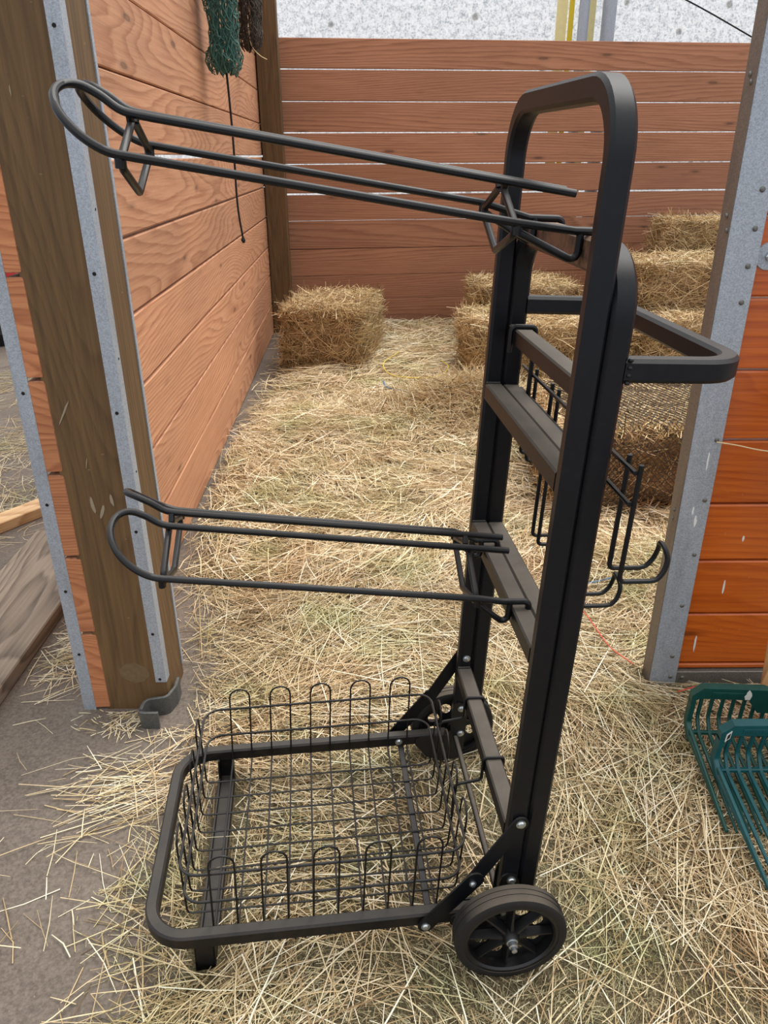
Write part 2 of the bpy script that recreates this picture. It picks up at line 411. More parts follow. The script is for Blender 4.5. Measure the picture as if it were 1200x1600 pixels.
def litter_z(x, y):
    m = np.clip((x - hay_edge(y) - 0.02) / 0.22, 0, 1)
    z = -0.026 + m * (0.018 + 0.012 * hash_noise(x, y, 5, 1) + 0.006 * hash_noise(x, y, 14, 2))
    deep = np.clip((y - 2.0) / 1.5, 0, 1) * m
    z = z + deep * 0.035 * hash_noise(x, y, 2.1, 3)
    z = z + m * 0.17 * np.exp(-((x - 0.52) / 0.34) ** 2 - ((y - 4.25) / 0.24) ** 2)
    z = z + m * 0.06 * np.exp(-((x + 0.25) / 0.45) ** 2 - ((y - 3.9) / 0.3) ** 2)
    z = z + m * 0.05 * np.exp(-((x - 0.9) / 0.3) ** 2 - ((y - 2.45) / 0.2) ** 2)
    wh = np.exp(-((x - 0.23) / 0.5) ** 2 - ((y - 1.2) / 0.45) ** 2)
    return z - 0.012 * wh * m

# litter: heightfield of fine chaff
gx = np.linspace(-1.0, 3.4, 150); gy = np.linspace(0.25, 7.5, 240)
GX, GY = np.meshgrid(gx, gy); GY = np.minimum(GY, 6.90 + 0.1213 * (GX + 0.95)); GX = np.where(GY > 1.72, np.maximum(GX, -0.77 - 0.0372 * (GY - 1.71)), GX); GZ = litter_z(GX, GY)
V = np.stack([GX, GY, GZ], -1).reshape(-1, 3); nx = len(gx)
F = [(j * nx + i, j * nx + i + 1, (j + 1) * nx + i + 1, (j + 1) * nx + i) for j in range(len(gy) - 1) for i in range(nx - 1)]
HAY = tag(link('loose_hay', mesh(V, F, 'chaff', True, 180, False), 'litter'), 'loose hay bedding strewn over the stall floor and under the cart', 'hay', kind='stuff')

# ---- straw builder (vectorised)
def straw_mesh(name, C, D, L, R, bend, rnd, sides=3, up=None):
    """C centres, D unit directions, L lengths, R radii, bend sideways bow; two segments each"""
    n = len(C); Zv = np.tile([0, 0, 1.0], (n, 1)) if up is None else up
    S = np.cross(D, Zv); S /= np.linalg.norm(S, axis=1, keepdims=True) + 1e-9
    U = np.cross(S, D)
    th = RNG.uniform(0, 2 * np.pi, n)[:, None]
    B = S * np.cos(th) + U * np.abs(np.sin(th)) * 0.5
    P = [C - D * L[:, None] / 2, C + B * bend[:, None], C + D * L[:, None] / 2]
    rr = [R * 0.9, R, R * 0.55]
    rows = []
    if sides == 2:
        ph = RNG.uniform(-0.9, 0.9, n)[:, None]
        E = S * np.cos(ph) + U * np.sin(ph)
        for p, r in zip(P, rr): rows += [p - E * r[:, None], p + E * r[:, None]]
        k = 2
    else:
        for p, r in zip(P, rr):
            for a in range(sides):
                t = 2 * np.pi * a / sides + 0.5
                rows.append(p + S * (np.cos(t) * r)[:, None] + U * (np.sin(t) * r)[:, None])
        k = sides
    V = np.stack(rows, 1).reshape(-1, 3).astype(np.float32); m = 3 * k
    q = []
    for s in range(2):
        if k == 2: q.append((s * 2, s * 2 + 1, s * 2 + 3, s * 2 + 2))
        else:
            for a in range(k): q.append((s * k + a, s * k + (a + 1) % k, (s + 1) * k + (a + 1) % k, (s + 1) * k + a))
    q = np.array(q); Fq = (np.arange(n)[:, None, None] * m + q[None]).reshape(-1).astype(np.int32); nf = n * len(q)
    me = bpy.data.meshes.new(name); me.vertices.add(len(V)); me.vertices.foreach_set('co', V.ravel())
    me.loops.add(nf * 4); me.loops.foreach_set('vertex_index', Fq)
    me.polygons.add(nf); me.polygons.foreach_set('loop_start', np.arange(0, nf * 4, 4, dtype=np.int32))
    try: me.polygons.foreach_set('loop_total', np.full(nf, 4, dtype=np.int32))
    except Exception: pass
    at = me.attributes.new('rnd', 'FLOAT', 'POINT'); at.data.foreach_set('value', np.repeat(rnd, m).astype(np.float32))
    me.update(calc_edges=True); return me

# the bales: label, place, size, turn, straw count, seed
BALES = [
    ('square hay bale standing alone by the left plank wall', (-0.375, 5.77, 0.01), (0.58, 0.88, 0.42), -0.15, 7500, 11),
    ('netted hay bale on the floor beside the sliding door channel', (1.20, 3.33, 0.02), (0.98, 0.80, 0.36), -0.04, 8000, 12),
    ('low hay bale lying behind the netted bale', (1.09, 5.30, 0.02), (1.02, 0.80, 0.36), 0.05, 8000, 13),
    ('hay bale pushed against the back planks behind the low bale', (1.12, 6.30, 0.02), (0.76, 0.78, 0.46), 0.03, 5500, 14),
    ('hay bale lying lowest in the stepped stack by the back wall', (2.28, 5.62, 0.01), (1.06, 0.94, 0.36), 0.02, 6500, 15),
    ('middle hay bale of the stepped stack resting on the lowest one', (2.38, 5.92, 0.368), (1.14, 0.64, 0.32), 0.04, 6000, 16),
    ('supporting hay bale under the top of the stepped stack', (2.60, 6.66, 0.01), (1.0, 0.52, 0.48), 0.05, 3000, 17),
    ('topmost hay bale of the stepped stack by the back wall', (2.70, 6.68, 0.497), (0.80, 0.52, 0.41), 0.04, 5200, 18)]
# solid things that no stalk may run through: (x, y, turn, half length, half depth, z0, z1)
SOLID = [(b_[1][0], b_[1][1], b_[3], b_[2][0] / 2 - 0.03, b_[2][1] / 2 - 0.03, -1, b_[1][2] + b_[2][2] - 0.03) for b_ in BALES]
SOLID += [(-0.722, 1.790, 0, 0.138, 0.092, -1, 3),          # brown post, plank ends and edge angle
          (-0.895, 6.84, 0.06, 0.10, 0.095, -1, 3),         # corner post
          (1.57, 1.81, 0, 0.805, 0.034, -1, 3),             # sliding door
          (-1.256, 1.95, 0, 0.158, 0.805, -1, 0.033),       # grey plank
          (-1.544, 2.992, 0.98, 0.215, 0.055, -1, 0.028),   # lumber offcut
          (-0.618, 1.70, 0.25, 0.055, 0.075, -1, 0.05)]     # door guide
def run_through(C, D, L):
    bad = np.zeros(len(C), bool)
    for t in np.linspace(-0.5, 0.5, 9):
        P = C + D * (L * t)[:, None]; x, y, z = P.T
        for (cx, cy, a, hx, hy, z0, z1) in SOLID:
            u = (x - cx) * math.cos(a) + (y - cy) * math.sin(a); v = -(x - cx) * math.sin(a) + (y - cy) * math.cos(a)
            bad |= (np.abs(u) < hx) & (np.abs(v) < hy) & (z > z0) & (z < z1)
        wx = -0.777 - 0.0372 * (y - 1.71)
        bad |= (y > 1.70) & (x < wx) & (x > wx - 0.06)                       # left plank wall
        bad |= (y > 6.950 + 0.1213 * (x + 0.95)) & (x > -1.1)                # back plank wall
        Q = P - np.array([0.2055, 1.2403, 0.5398])                           # the cart's wheels and skid
        u = Q @ np.array([-0.99429, -0.09784, 0.04263]); v = Q @ np.array([-0.09766, 0.99520, 0.00622]); h = Q @ np.array([0.04303, -0.00202, 0.99907])
        for yc, zc in ((-0.3055, -0.4425), (0.284, -0.456)):
            bad |= (np.abs(v - yc) < 0.023) & (np.hypot(u + 0.012, h - zc) < 0.1045)
        bad |= (np.abs(u - 0.555) < 0.021) & (np.abs(v) < 0.25) & (h < -0.545)
        for (lx, ly, lz, rz, tl) in FORKS:                                   # above the tines of a fork
            dx, dy, dz = x - lx, y - ly, z - lz
            u = dx * math.cos(rz) + dy * math.sin(rz); v = -dx * math.sin(rz) + dy * math.cos(rz); hh = dz - v * tl
            bad |= (u > -0.01) & (u < 0.42) & (v > -0.315) & (v < 0.03) & (hh > 0.002)
    return bad
FORKS = [(0.782, 1.545, 0.030, -0.06, 0.065), (0.790, 1.395, 0.046, 0.0, 0.115)]
def scatter(n, x0, x1, y0, y1, soft=0.10):
    x = RNG.uniform(x0, x1, n); y = RNG.uniform(y0, y1, n)
    m = (x - hay_edge(y)) / soft + RNG.normal(0, 0.75, n)
    k = (m > 0.2) & ((y < 1.9) | (x > -0.752 - 0.0372 * (y - 1.71))) & (y < 6.86 + 0.12 * (x + 0.95))
    u = -(x - 0.2055) * 0.9943 - (y - 1.2403) * 0.0978   # forward distance in the cart's frame
    v = -(x - 0.2055) * 0.0977 + (y - 1.2403) * 0.9952
    pressed = (np.abs(u - 0.578) < 0.035) & (np.abs(v) < 0.27)
    k &= ~(pressed & (RNG.uniform(0, 1, n) < 0.93))
    return x[k], y[k]
def flat_dirs(x, y, n, tilt, coh=0.6):
    base = np.pi * (hash_noise(x, y, 1.6, 8) * 1.6) 
    az = np.where(RNG.uniform(0, 1, n) < coh, base + RNG.normal(0, 0.45, n), RNG.uniform(0, 2 * np.pi, n))
    el = RNG.normal(0, tilt, n)
    return np.stack([np.cos(az) * np.cos(el), np.sin(az) * np.cos(el), np.sin(el)], -1)
def floor_straw(name, label, n, x0, x1, y0, y1, l0, l1, r0, r1, lift, tilt, sides, bendf=0.06, coh=0.5, bright=0.0, patch=0.0):
    x, y = scatter(n, x0, x1, y0, y1); n = len(x)
    if patch:
        k = RNG.uniform(0, 1, n) > patch * np.clip((hash_noise(x, y, 2.7, 9) - 0.25) * 4, 0, 1) * np.clip((1.75 - y) * 3, 0, 1) * np.clip((x + 0.35) * 3, 0, 1)
        x, y = x[k], y[k]; n = len(x)
    D = flat_dirs(x, y, n, tilt, coh); L = l0 + (l1 - l0) * RNG.beta(1.3, 2.4, n); R = r0 + (r1 - r0) * RNG.beta(1.3, 2.6, n)
    z = np.maximum(litter_z(x, y), -0.020) + R + lift * RNG.uniform(0, 1, n) ** 1.6
    z = np.maximum(z, np.abs(D[:, 2]) * L * 0.5 - 0.019)
    k = ~run_through(np.stack([x, y, z], -1), D, L); x, y, z, D, L, R = x[k], y[k], z[k], D[k], L[k], R[k]; n = len(x)
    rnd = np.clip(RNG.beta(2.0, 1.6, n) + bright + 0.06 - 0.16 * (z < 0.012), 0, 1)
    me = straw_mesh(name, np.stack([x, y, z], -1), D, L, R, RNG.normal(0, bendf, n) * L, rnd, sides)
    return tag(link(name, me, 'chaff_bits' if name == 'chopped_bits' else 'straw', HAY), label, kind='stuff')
floor_straw('long_stalks', 'long loose hay stalks strewn around and under the black cart', 34000, -0.85, 1.5, 0.55, 2.6, 0.05, 0.32, 0.0006, 0.0022, 0.018, 0.05, 3, 0.035, patch=0.93)
floor_straw('chopped_bits', 'short chopped hay bits between the long stalks on the floor', 140000, -0.85, 1.5, 0.55, 2.6, 0.006, 0.045, 0.0004, 0.0011, 0.010, 0.16, 2)
floor_straw('bedding_stalks', 'thick bed of loose hay spread inside the stall', 60000, -1.0, 2.6, 2.4, 6.9, 0.08, 0.38, 0.0010, 0.0028, 0.045, 0.10, 2, 0.08)
floor_straw('fluffed_strands', 'fluffed hay strands standing out of the stall bedding', 16000, -0.8, 2.0, 2.2, 4.8, 0.06, 0.24, 0.0008, 0.0020, 0.05, 0.22, 3, 0.10)
floor_straw('bright_stalks', 'bright long stalks lying on top of the trodden hay', 2600, -0.75, 1.5, 0.6, 3.2, 0.15, 0.48, 0.0008, 0.0022, 0.022, 0.03, 3, 0.018, 0.35, 0.28)
# mound of hay behind the cart
n = 5200
x = RNG.normal(0.52, 0.27, n); y = RNG.normal(4.22, 0.22, n); D = flat_dirs(x, y, n, 0.45, 0.3); L = RNG.uniform(0.10, 0.32, n)
z = litter_z(x, y) + 0.02 + RNG.uniform(0, 0.03, n)
k = ~run_through(np.stack([x, y, z], -1), D, L); x, y, z, D, L = x[k], y[k], z[k], D[k], L[k]; n = len(x)
tag(link('tangled_heap', straw_mesh('mound', np.stack([x, y, z], -1), D, L, RNG.uniform(0.001, 0.0024, n), RNG.normal(0, 0.09, n) * L, np.clip(RNG.beta(2, 1.7, n), 0, 1), 3), 'straw', HAY),
    'low heap of tangled hay', kind='stuff')
# wisps outside the stall
def wisp(name, label, cx, cy, n, sxy, l0, l1, r1=0.0016, az=None):
    x = RNG.normal(cx, sxy[0], n); y = RNG.normal(cy, sxy[1], n); D = flat_dirs(x, y, n, 0.05, 0.4)
    if az is not None:
        a = RNG.normal(az, 0.4, n); D = np.stack([np.cos(a), np.sin(a), 0 * a], -1)
    L = RNG.uniform(l0, l1, n); R = RNG.uniform(0.0006, r1, n)
    C = np.stack([x, y, R - 0.020 + RNG.uniform(0, 0.012, n)], -1); k = ~run_through(C, D, L); C, D, L, R = C[k], D[k], L[k], R[k]; n = len(C)
    return tag(link(name, straw_mesh(name, C, D, L, R, RNG.normal(0, 0.06, n) * L, np.clip(RNG.beta(3, 1.5, n), 0, 1), 3), 'straw'), label, 'hay', kind='stuff')
wisp('hay_wisp', 'wisp of long pale stalks on the bare floor beside the cart base', -0.60, 1.40, 130, (0.10, 0.06), 0.05, 0.3, az=0.25)
wisp('hay_wisp', 'scattered thin stalks on the bare dirt in front of the brown post', -0.66, 1.22, 120, (0.16, 0.25), 0.02, 0.16)
wisp('hay_wisp', 'crumbs of hay at the foot of the brown post', -0.70, 1.65, 150, (0.07, 0.03), 0.01, 0.07)
wisp('hay_wisp', 'tuft of hay between the grey plank and the plank ends', -0.97, 2.02, 260, (0.05, 0.13), 0.03, 0.16)
wisp('hay_wisp', 'hay drift in the aisle beside the pale block', -1.75, 3.0, 420, (0.14, 0.2), 0.05, 0.25)
wisp('hay_wisp', 'hay drift on the aisle floor behind the pale block', -1.95, 3.9, 500, (0.3, 0.25), 0.06, 0.3)
wisp('hay_wisp', 'far hay drift across the aisle floor', -2.4, 5.1, 400, (0.35, 0.3), 0.08, 0.3)
wisp('hay_wisp', 'dry stalks heaped against the foot of the orange door', 1.05, 1.72, 90, (0.14, 0.03), 0.06, 0.25)
wisp('hay_wisp', 'thin layer of hay on the dirt along the plank wall', -0.52, 2.30, 260, (0.09, 0.30), 0.03, 0.2)

# ------------------------------------------------------------------ left wall
LA = -0.0372   # wall heading
wl = tag(empty('wall_left', (-0.78, 1.71, 0)), 'left stall wall of wide red-brown planks on brown posts', 'wall', kind='structure')
lz = [-0.012, 0.243, 0.476, 0.708, 0.942, 1.175, 1.408, 1.641, 1.874, 2.107, 2.34, 2.57]
for i in range(len(lz) - 1):
    gap = [0.011, 0.010, 0.011, 0.010, 0.011, 0.014, 0.006, 0.005, 0.004, 0.006, 0.005][i]
    p = plank('plank', 'wall_wood', 5.25, lz[i + 1] - lz[i] - gap, 0.043, wl, (-0.0008 * i, 0, lz[i]), math.pi / 2 - LA, 0.0012)
    e = MB(); e.box((-0.0015, 0.001, 0.001), (0.0, 0.042, lz[i + 1] - lz[i] - gap - 0.001), 0.0)
    link('end_grain', e.me(smooth=False), 'end_grain', p)
# brown front post
post = MB(); post.box((-0.013, 0.0, -0.03), (0.168, 0.165, 2.75), 0.004)
post = link('post', post.me(), 'post_wood', wl)
def angle_iron(x0, y0, wx, wy, t, z0, z1, sx=1, sy=1):
    """L section with its corner at (x0, y0), legs running to -sx and +sy"""
    pr = [(x0, y0), (x0, y0 + sy * wy), (x0 - sx * t, y0 + sy * wy), (x0 - sx * t, y0 + sy * t), (x0 - sx * wx, y0 + sy * t), (x0 - sx * wx, y0)]
    b = MB(); b.prism(pr, 2, z0, z1); return b
a = angle_iron(0.171, -0.0035, 0.030, 0.032, 0.003, 0.075, 2.75)
ai = link('corner_angle', a.me(), 'galv', post)
for z in (1.629, 1.455, 1.171, 0.856, 0.544, 0.235, 0.085, 1.95):
    h = MB(); h.lathe([(0.0, 0.0), (0.0, 0.0042), (0.0008, 0.0042), (0.0008, 0.0)], (0.154, -0.0043, z), 1, 12, False)
    link('nail_hole', h.me(), 'hole', post)
for z in (1.52, 1.30, 0.98, 0.70, 0.40):
    h = MB(); h.lathe([(0.0, 0.0), (0.0, 0.003), (0.0008, 0.003), (0.0008, 0.0)], (0.1708, 0.017, z), 0, 10, False)
    link('nail_hole', h.me(), 'hole', post)
a = angle_iron(0.171, 0.1685, 0.030, 0.014, 0.003, 0.02, 2.75, 1, -1)
link('rear_angle', a.me(), 'galv', post)
a = angle_iron(-0.074, -0.0035, 0.034, 0.05, 0.003, -0.022, 2.75, -1, 1)
oa = link('edge_angle', a.me(), 'galv', wl)
for z in (1.30, 0.905, 0.62, 0.37, 0.17):
    h = MB(); h.lathe([(0.0, 0.0), (0.0, 0.0042), (0.0008, 0.0042), (0.0008, 0.0)], (-0.056, -0.0043, z), 1, 12, False)
    link('nail_hole', h.me(), 'hole', oa)
# paint scars and droppings on the post
for (x, z, w_, h_, r) in ((-0.02 + 0.075, 0.62, 0.012, 0.055, 0.1), (0.075, 0.595, 0.010, 0.045, -0.35), (0.105, 0.63, 0.008, 0.035, 0.1), (0.03, 0.86, 0.005, 0.075, -0.5), (0.06, 0.73, 0.003, 0.03, -0.2), (0.045, 1.52, 0.003, 0.022, 0)):
    pts = []
    for q in range(9):
        t = 2 * math.pi * q / 9; rr = random.uniform(0.6, 1.1)
        xx, zz = math.cos(t) * w_ / 2 * rr, math.sin(t) * h_ / 2 * rr
        pts.append((x + xx * math.cos(r) - zz * math.sin(r), z + xx * math.sin(r) + zz * math.cos(r)))
    b = MB(); b.prism(pts, 1, -0.0012, 0.0003); link('scuff', b.me(smooth=False), plain('pale_scuff', lin(150, 136, 112), 0.9) if 'pale_scuff' not in bpy.data.materials else bpy.data.materials['pale_scuff'], post)
pts = [(0.085 + math.cos(t) * 0.045 * random.uniform(.75, 1.1), 0.105 + math.sin(t) * 0.036 * random.uniform(.75, 1.1)) for t in [2 * math.pi * q / 18 for q in range(18)]]
b = MB(); b.prism(pts, 1, -0.0008, 0.0003); link('mud_splash', b.me(smooth=False), plain('dried_mud', lin(110, 90, 63), 0.95, 0, 0.3, 90), post)
# stall corner post
b = MB(); b.box((-0.075, -0.09, -0.03), (0.095, 0.09, 2.9), 0.005)
link('post', b.me(), 'post_wood', wl, (-0.895 + 0.78, 6.84 - 1.71, 0), (0, 0, 0.06))

# cast roller bracket at the foot of the post
br = tag(empty('door_guide', (-0.648, 1.665, -0.020)), 'curved galvanised door guide bracket at the foot of the brown post', 'bracket')
b = MB()
path = rounded([(-0.018, -0.03, 0.03), (-0.018, 0.012, 0.03), (0.04, 0.024, 0.03), (0.052, 0.07, 0.03), (0.050, 0.11, 0.03)], [0.02, 0.02, 0.02], 6)
b.sweep(path, (0, 0, 1), 0.004, 0.030, 0.001); link('guide_strap', b.me(), 'galv_hook', br)
b = MB(); b.tube(rounded([(-0.016, -0.034, 0.025), (-0.02, -0.034, 0.02), (0.024, -0.036, 0.02)], 0.0), 0.003, 6)
b = MB(); b.sweep(rounded([(-0.022, -0.002, 0.026), (-0.022, -0.036, 0.026), (0.03, -0.036, 0.026)], 0.014, 6), (0, 0, 1), 0.004, 0.028, 0.001)
link('guide_lip', b.me(), 'galv_hook', br)

# ------------------------------------------------------------------ back wall
BA = math.atan2(0.1204, 0.9927)
wb = tag(empty('wall_back', (-0.95, 6.955, 0), (0, 0, BA)), 'back stall wall of reddish planks with daylight in the gaps', 'wall', kind='structure')
bz = [-0.018, 0.223, 0.434, 0.661, 0.896, 1.115, 1.343, 1.580, 1.809, 2.039, 2.252]
bg_ = [0.003, 0.003, 0.003, 0.004, 0.016, 0.009, 0.009, 0.011, 0.010, 0.005]
for i in range(10):
    plank('plank', 'back_wood', 6.9, bz[i + 1] - bz[i] - bg_[i], 0.04, wb, (0, 0.0, bz[i]), random.uniform(-0.0006, 0.0006), 0.0025)
# fabric sheet behind
ws = MB(); ws.box((-3, 7.95, 0.0), (9.5, 7.953, 4.2), 0)
ws = tag(link('wall_far', ws.me(smooth=False), 'sheet'), 'speckled white translucent fabric wall behind the planks', 'wall', kind='structure')
fr = tag(empty('trim_1', (1.82, 7.7, 0)), 'grey steel frame tubes with yellow straps against the white fabric', 'frame', kind='structure')
for (nm, x0, x1, y0, y1, mt) in (('yellow_strap', -0.165, -0.12, 0.20, 0.21, 'strap_yellow'), ('pale_webbing', -0.27, -0.175, 0.22, 0.225, 'strap_pale'), ('pale_webbing', 0.0, 0.075, 0.22, 0.225, 'strap_pale')):
    b = MB(); b.box((x0, y0, 0), (x1, y1, 3.6), 0.001); link(nm, b.me(), mt, fr)
for (x, r) in ((-0.055, 0.045), (0.165, 0.06)):
    b = MB(); b.tube([(x, 0.1, 0), (x, 0.1, 3.6)], r, 20); link('steel_tube', b.me(), 'galv', fr)
b = MB(); b.tube(spline([(1.9, 7.93, 2.93), (2.64, 7.78, 2.60), (3.21, 7.75, 2.338), (3.9, 7.75, 2.02), (4.6, 7.75, 1.7)]), 0.006, 6)
tag(link('cable', b.me(), 'cord'), 'thin dark cable slanting across the white fabric', 'cable')

# ------------------------------------------------------------------ right: sliding door of orange planks in a steel channel
dr = tag(empty('door_1', (0.77, 1.78, 0)), 'sliding stall door of orange varnished planks in a galvanised channel', 'door', kind='structure')
pr = [(0.0, 0.0), (0.075, 0.0), (0.075, 0.003), (0.003, 0.003), (0.003, 0.057), (0.04, 0.057), (0.04, 0.06), (0.0, 0.06)]
b = MB(); b.prism(pr, 2, -0.02, 2.6); ch = link('steel_channel', b.me(), 'galv', dr)
b = MB(); b.box((0.0765, 0.004, -0.01), (1.6, 0.05, 0.042), 0.002); link('bottom_rail', b.me(), 'galv_dirty', dr)
b = MB(); b.box((-0.0015, 0.0015, 0.0), (0.0, 0.0585, 2.6), 0.0); link('channel_side', b.me(), 'galv_dirty', ch)
dz = [0.042, 0.063, 0.233, 0.403, 0.571, 0.748, 0.927, 1.098, 1.275, 1.45, 1.63, 1.81, 1.99]
for i in range(len(dz) - 1):
    plank('plank', 'door_wood', 1.55, dz[i + 1] - dz[i] - 0.006, 0.036, dr, (0.06, 0.016, dz[i] + 0.003), 0, 0.0008)
def screw_mesh(r):
    b = MB(); b.lathe([(0, 0.0), (0, r * 1.0), (-0.0012, r), (-0.004, r * 0.62), (-0.0045, 0.0)], (0, 0, 0), 1, 14, False); return b.me()
sm = screw_mesh(0.0062)
for z in (1.58, 1.50, 1.415, 1.33, 1.25, 1.17, 1.09, 0.93, 0.755, 0.59, 0.43, 0.27, 0.10, 0.028):
    link('screw', sm, 'screw', dr, (0.057 + random.uniform(-.004, .004), 0.0, z))
link('screw', sm, 'screw', dr, (0.095, 0.004, 0.022))
for z in (1.55, 1.535, 1.275, 1.245, 0.94, 0.92, 0.55, 0.525):
    link('screw', sm, 'screw', dr, (-0.0015, 0.02 + random.uniform(-.008, .014), z), (0, 0, -math.pi / 2))
b = MB(); b.lathe([(0, 0.0), (0, 0.031), (-0.004, 0.030), (-0.005, 0.012), (-0.005, 0)], (0.105, 0.016, 1.19), 1, 28, False)
wsr = link('washer', b.me(), 'galv', dr)
b = MB(); b.lathe([(0, 0.0), (0, 0.011), (-0.008, 0.011), (-0.010, 0.006), (-0.010, 0)], (0.105, 0.012, 1.19), 1, 6, False); link('hex_bolt', b.me(angle=20), 'zinc', wsr)
for (x, y, z, w_, h_) in ((0.045, -0.0012, 0.53, 0.008, 0.035), (0.048, -0.0012, 0.70, 0.005, 0.06), (0.034, -0.0012, 0.56, 0.006, 0.03)):
    pts = [(x + math.cos(t) * w_ / 2 * random.uniform(.6, 1.1), z + math.sin(t) * h_ / 2 * random.uniform(.7, 1.1)) for t in [2 * math.pi * q / 9 for q in range(9)]]
    b = MB(); b.prism(pts, 1, y, 0.0003); link('dropping', b.me(smooth=False), 'white', ch)
for (x, z, h_) in ((0.165, 0.32, 0.05), (0.118, 0.135, 0.06), (0.19, 0.47, 0.02)):
    pts = [(x + math.cos(t) * 0.003 * random.uniform(.6, 1.1), z + math.sin(t) * h_ / 2 * random.uniform(.8, 1.1)) for t in [2 * math.pi * q / 9 for q in range(9)]]
    b = MB(); b.prism(pts, 1, 0.0148, 0.0165); link('dropping', b.me(smooth=False), 'white', dr)
b = MB(); b.tube(spline([(0.828, 1.773, 0.752), (0.88, 1.770, 0.744), (0.95, 1.768, 0.730), (1.05, 1.768, 0.722), (1.2, 1.768, 0.72)]), 0.0016, 6)
tag(link('baling_twine', b.me(), 'twine_white'), 'pale twine strung across the orange door planks', 'twine')

# ------------------------------------------------------------------ bales
WARP = {}
def bale(label, loc, size, rotz, nst, seed, droop=0.03, dens=1.0):
    sx_, sy_, sz_ = size; nxb, nyb, nzb = 14, 10, 9
    bm = bmesh.new(); bmesh.ops.create_cube(bm, size=1.0)
    bmesh.ops.subdivide_edges(bm, edges=bm.edges[:], cuts=9, use_grid_fill=True)
    r_ = np.random.default_rng(seed)
    def warp(P):
        P = np.atleast_2d(np.asarray(P, float)); e_ = np.sort(np.abs(P * 2), 1)[:, 1]
        f = 1 - 0.07 * np.maximum(0, e_ - 0.7) / 0.3
        nzv = hash_noise(P[:, 0] * 3 + P[:, 2], P[:, 1] * 3 + P[:, 2] * 2, 2.3, seed)
        q = P * (f * (1 + 0.13 * (nzv - 0.5)))[:, None]
        return np.stack([q[:, 0] * sx_, q[:, 1] * sy_, np.where(P[:, 2] > -0.49, np.maximum((q[:, 2] + 0.5) * sz_, 0), 0)], -1)
    for v in bm.verts: v.co = warp(v.co)[0]
    WARP[seed] = warp
    me = bpy.data.meshes.new('bale'); bm.to_mesh(me); bm.free(); finish(me, True, 60)
    at = me.attributes.new('rnd', 'FLOAT', 'POINT'); at.data.foreach_set('value', r_.uniform(0.0, 0.25, len(me.vertices)).astype(np.float32))
    o = link('hay_bale', me, 'straw_bale', None, loc, (0, 0, rotz))
    tag(o, label, 'bale', 'hay bales in the stall')
    # straw coat on top, front, sides
    area = [('t', sx_ * sy_), ('f', sx_ * sz_), ('l', sy_ * sz_), ('r', sy_ * sz_), ('b', sx_ * sz_ * .5)]
    tot = sum(a for _, a in area); C = []; D = []; U = []
    for (k, a) in area:
        m = int(1.5 * nst * a / tot); u = r_.uniform(-0.5, 0.5, m); w = r_.uniform(-0.5, 0.5, m)
        az = r_.uniform(0, 2 * np.pi, m); off = r_.uniform(-0.012, 0.020 if seed != 12 else 0.006, m); out = r_.normal(0, 0.34 if seed != 12 else 0.06, m)   # the net presses one bale's straw flat
        if k == 't':
            C.append(warp(np.stack([u, w, 0 * u + .5], -1)) + np.stack([0 * u, 0 * u, off], -1)); D.append(np.stack([np.cos(az), np.sin(az), out * .7], -1)); U.append(np.tile([0, 0, 1.0], (m, 1)))
        elif k in 'fb':
            s = -1 if k == 'f' else 1
            az = r_.normal(0.35, 0.9, m)
            C.append(warp(np.stack([u, 0 * u + s * .5, w], -1)) + np.stack([0 * u, s * off, 0 * u], -1)); D.append(np.stack([np.cos(az), s * np.abs(out), np.sin(az)], -1)); U.append(np.tile([0, float(s), 0], (m, 1)))
        else:
            s = -1 if k == 'l' else 1
            az = r_.normal(0.6, 0.9, m)
            C.append(warp(np.stack([0 * u + s * .5, u, w], -1)) + np.stack([s * off, 0 * u, 0 * u], -1)); D.append(np.stack([s * np.abs(out), np.cos(az), np.sin(az)], -1)); U.append(np.tile([float(s), 0, 0], (m, 1)))
    C = np.concatenate(C); D = np.concatenate(D); U = np.concatenate(U); D /= np.linalg.norm(D, axis=1, keepdims=True)
    n = len(C); L = 0.05 + 0.27 * r_.beta(1.4, 2.6, n)
    # stray ends hanging and sticking out
    C[:, 2] = np.maximum(C[:, 2], np.abs(D[:, 2]) * L * 0.5 + 0.002)
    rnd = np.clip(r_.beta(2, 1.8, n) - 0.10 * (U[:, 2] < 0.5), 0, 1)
    global RNG
    keep = RNG; RNG = r_
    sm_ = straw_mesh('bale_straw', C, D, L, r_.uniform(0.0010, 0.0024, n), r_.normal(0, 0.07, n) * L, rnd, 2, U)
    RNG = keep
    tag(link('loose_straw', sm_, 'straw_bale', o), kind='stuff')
    return o
for b_ in BALES: bale(*b_)

# hay net stretched over the netted bale
b = MB(); _, nloc, nsize, nrot, _, nseed = BALES[1]
def surf(u, v):
    """u along x, v: 0..1 over the top from back to front, 1..2 down the front"""
    u *= 0.94
    if v < 1: p = WARP[nseed]((u / 2, 0.49 - v, 0.5))[0] + np.array([0, 0, 0.019])
    else: p = WARP[nseed]((u / 2, -0.5, 0.49 - (v - 1) * 0.96))[0] + np.array([0, -0.020, 0])
    if abs(v - 1) < 0.06: p = p + np.array([0, -0.004, 0.003])
    c, s_ = math.cos(nrot), math.sin(nrot)
    return (nloc[0] + c * p[0] - s_ * p[1], nloc[1] + s_ * p[0] + c * p[1], nloc[2] + p[2])
for k in range(-34, 35):
    for sgn in (-1, 1):
        pts = []
        for q in range(0, 21):
            v = q * 0.0965; u = k / 17.0 + sgn * v * 0.85 * 0.9
            if -1 <= u <= 1: pts.append(surf(u, v))
        if len(pts) > 2: b.tube(pts, 0.0021, 3, cap=False)
tag(link('hay_net', b.me(), 'net_black'), 'dark hay net stretched over the bale beside the door channel', 'hay net', 'hay nets')

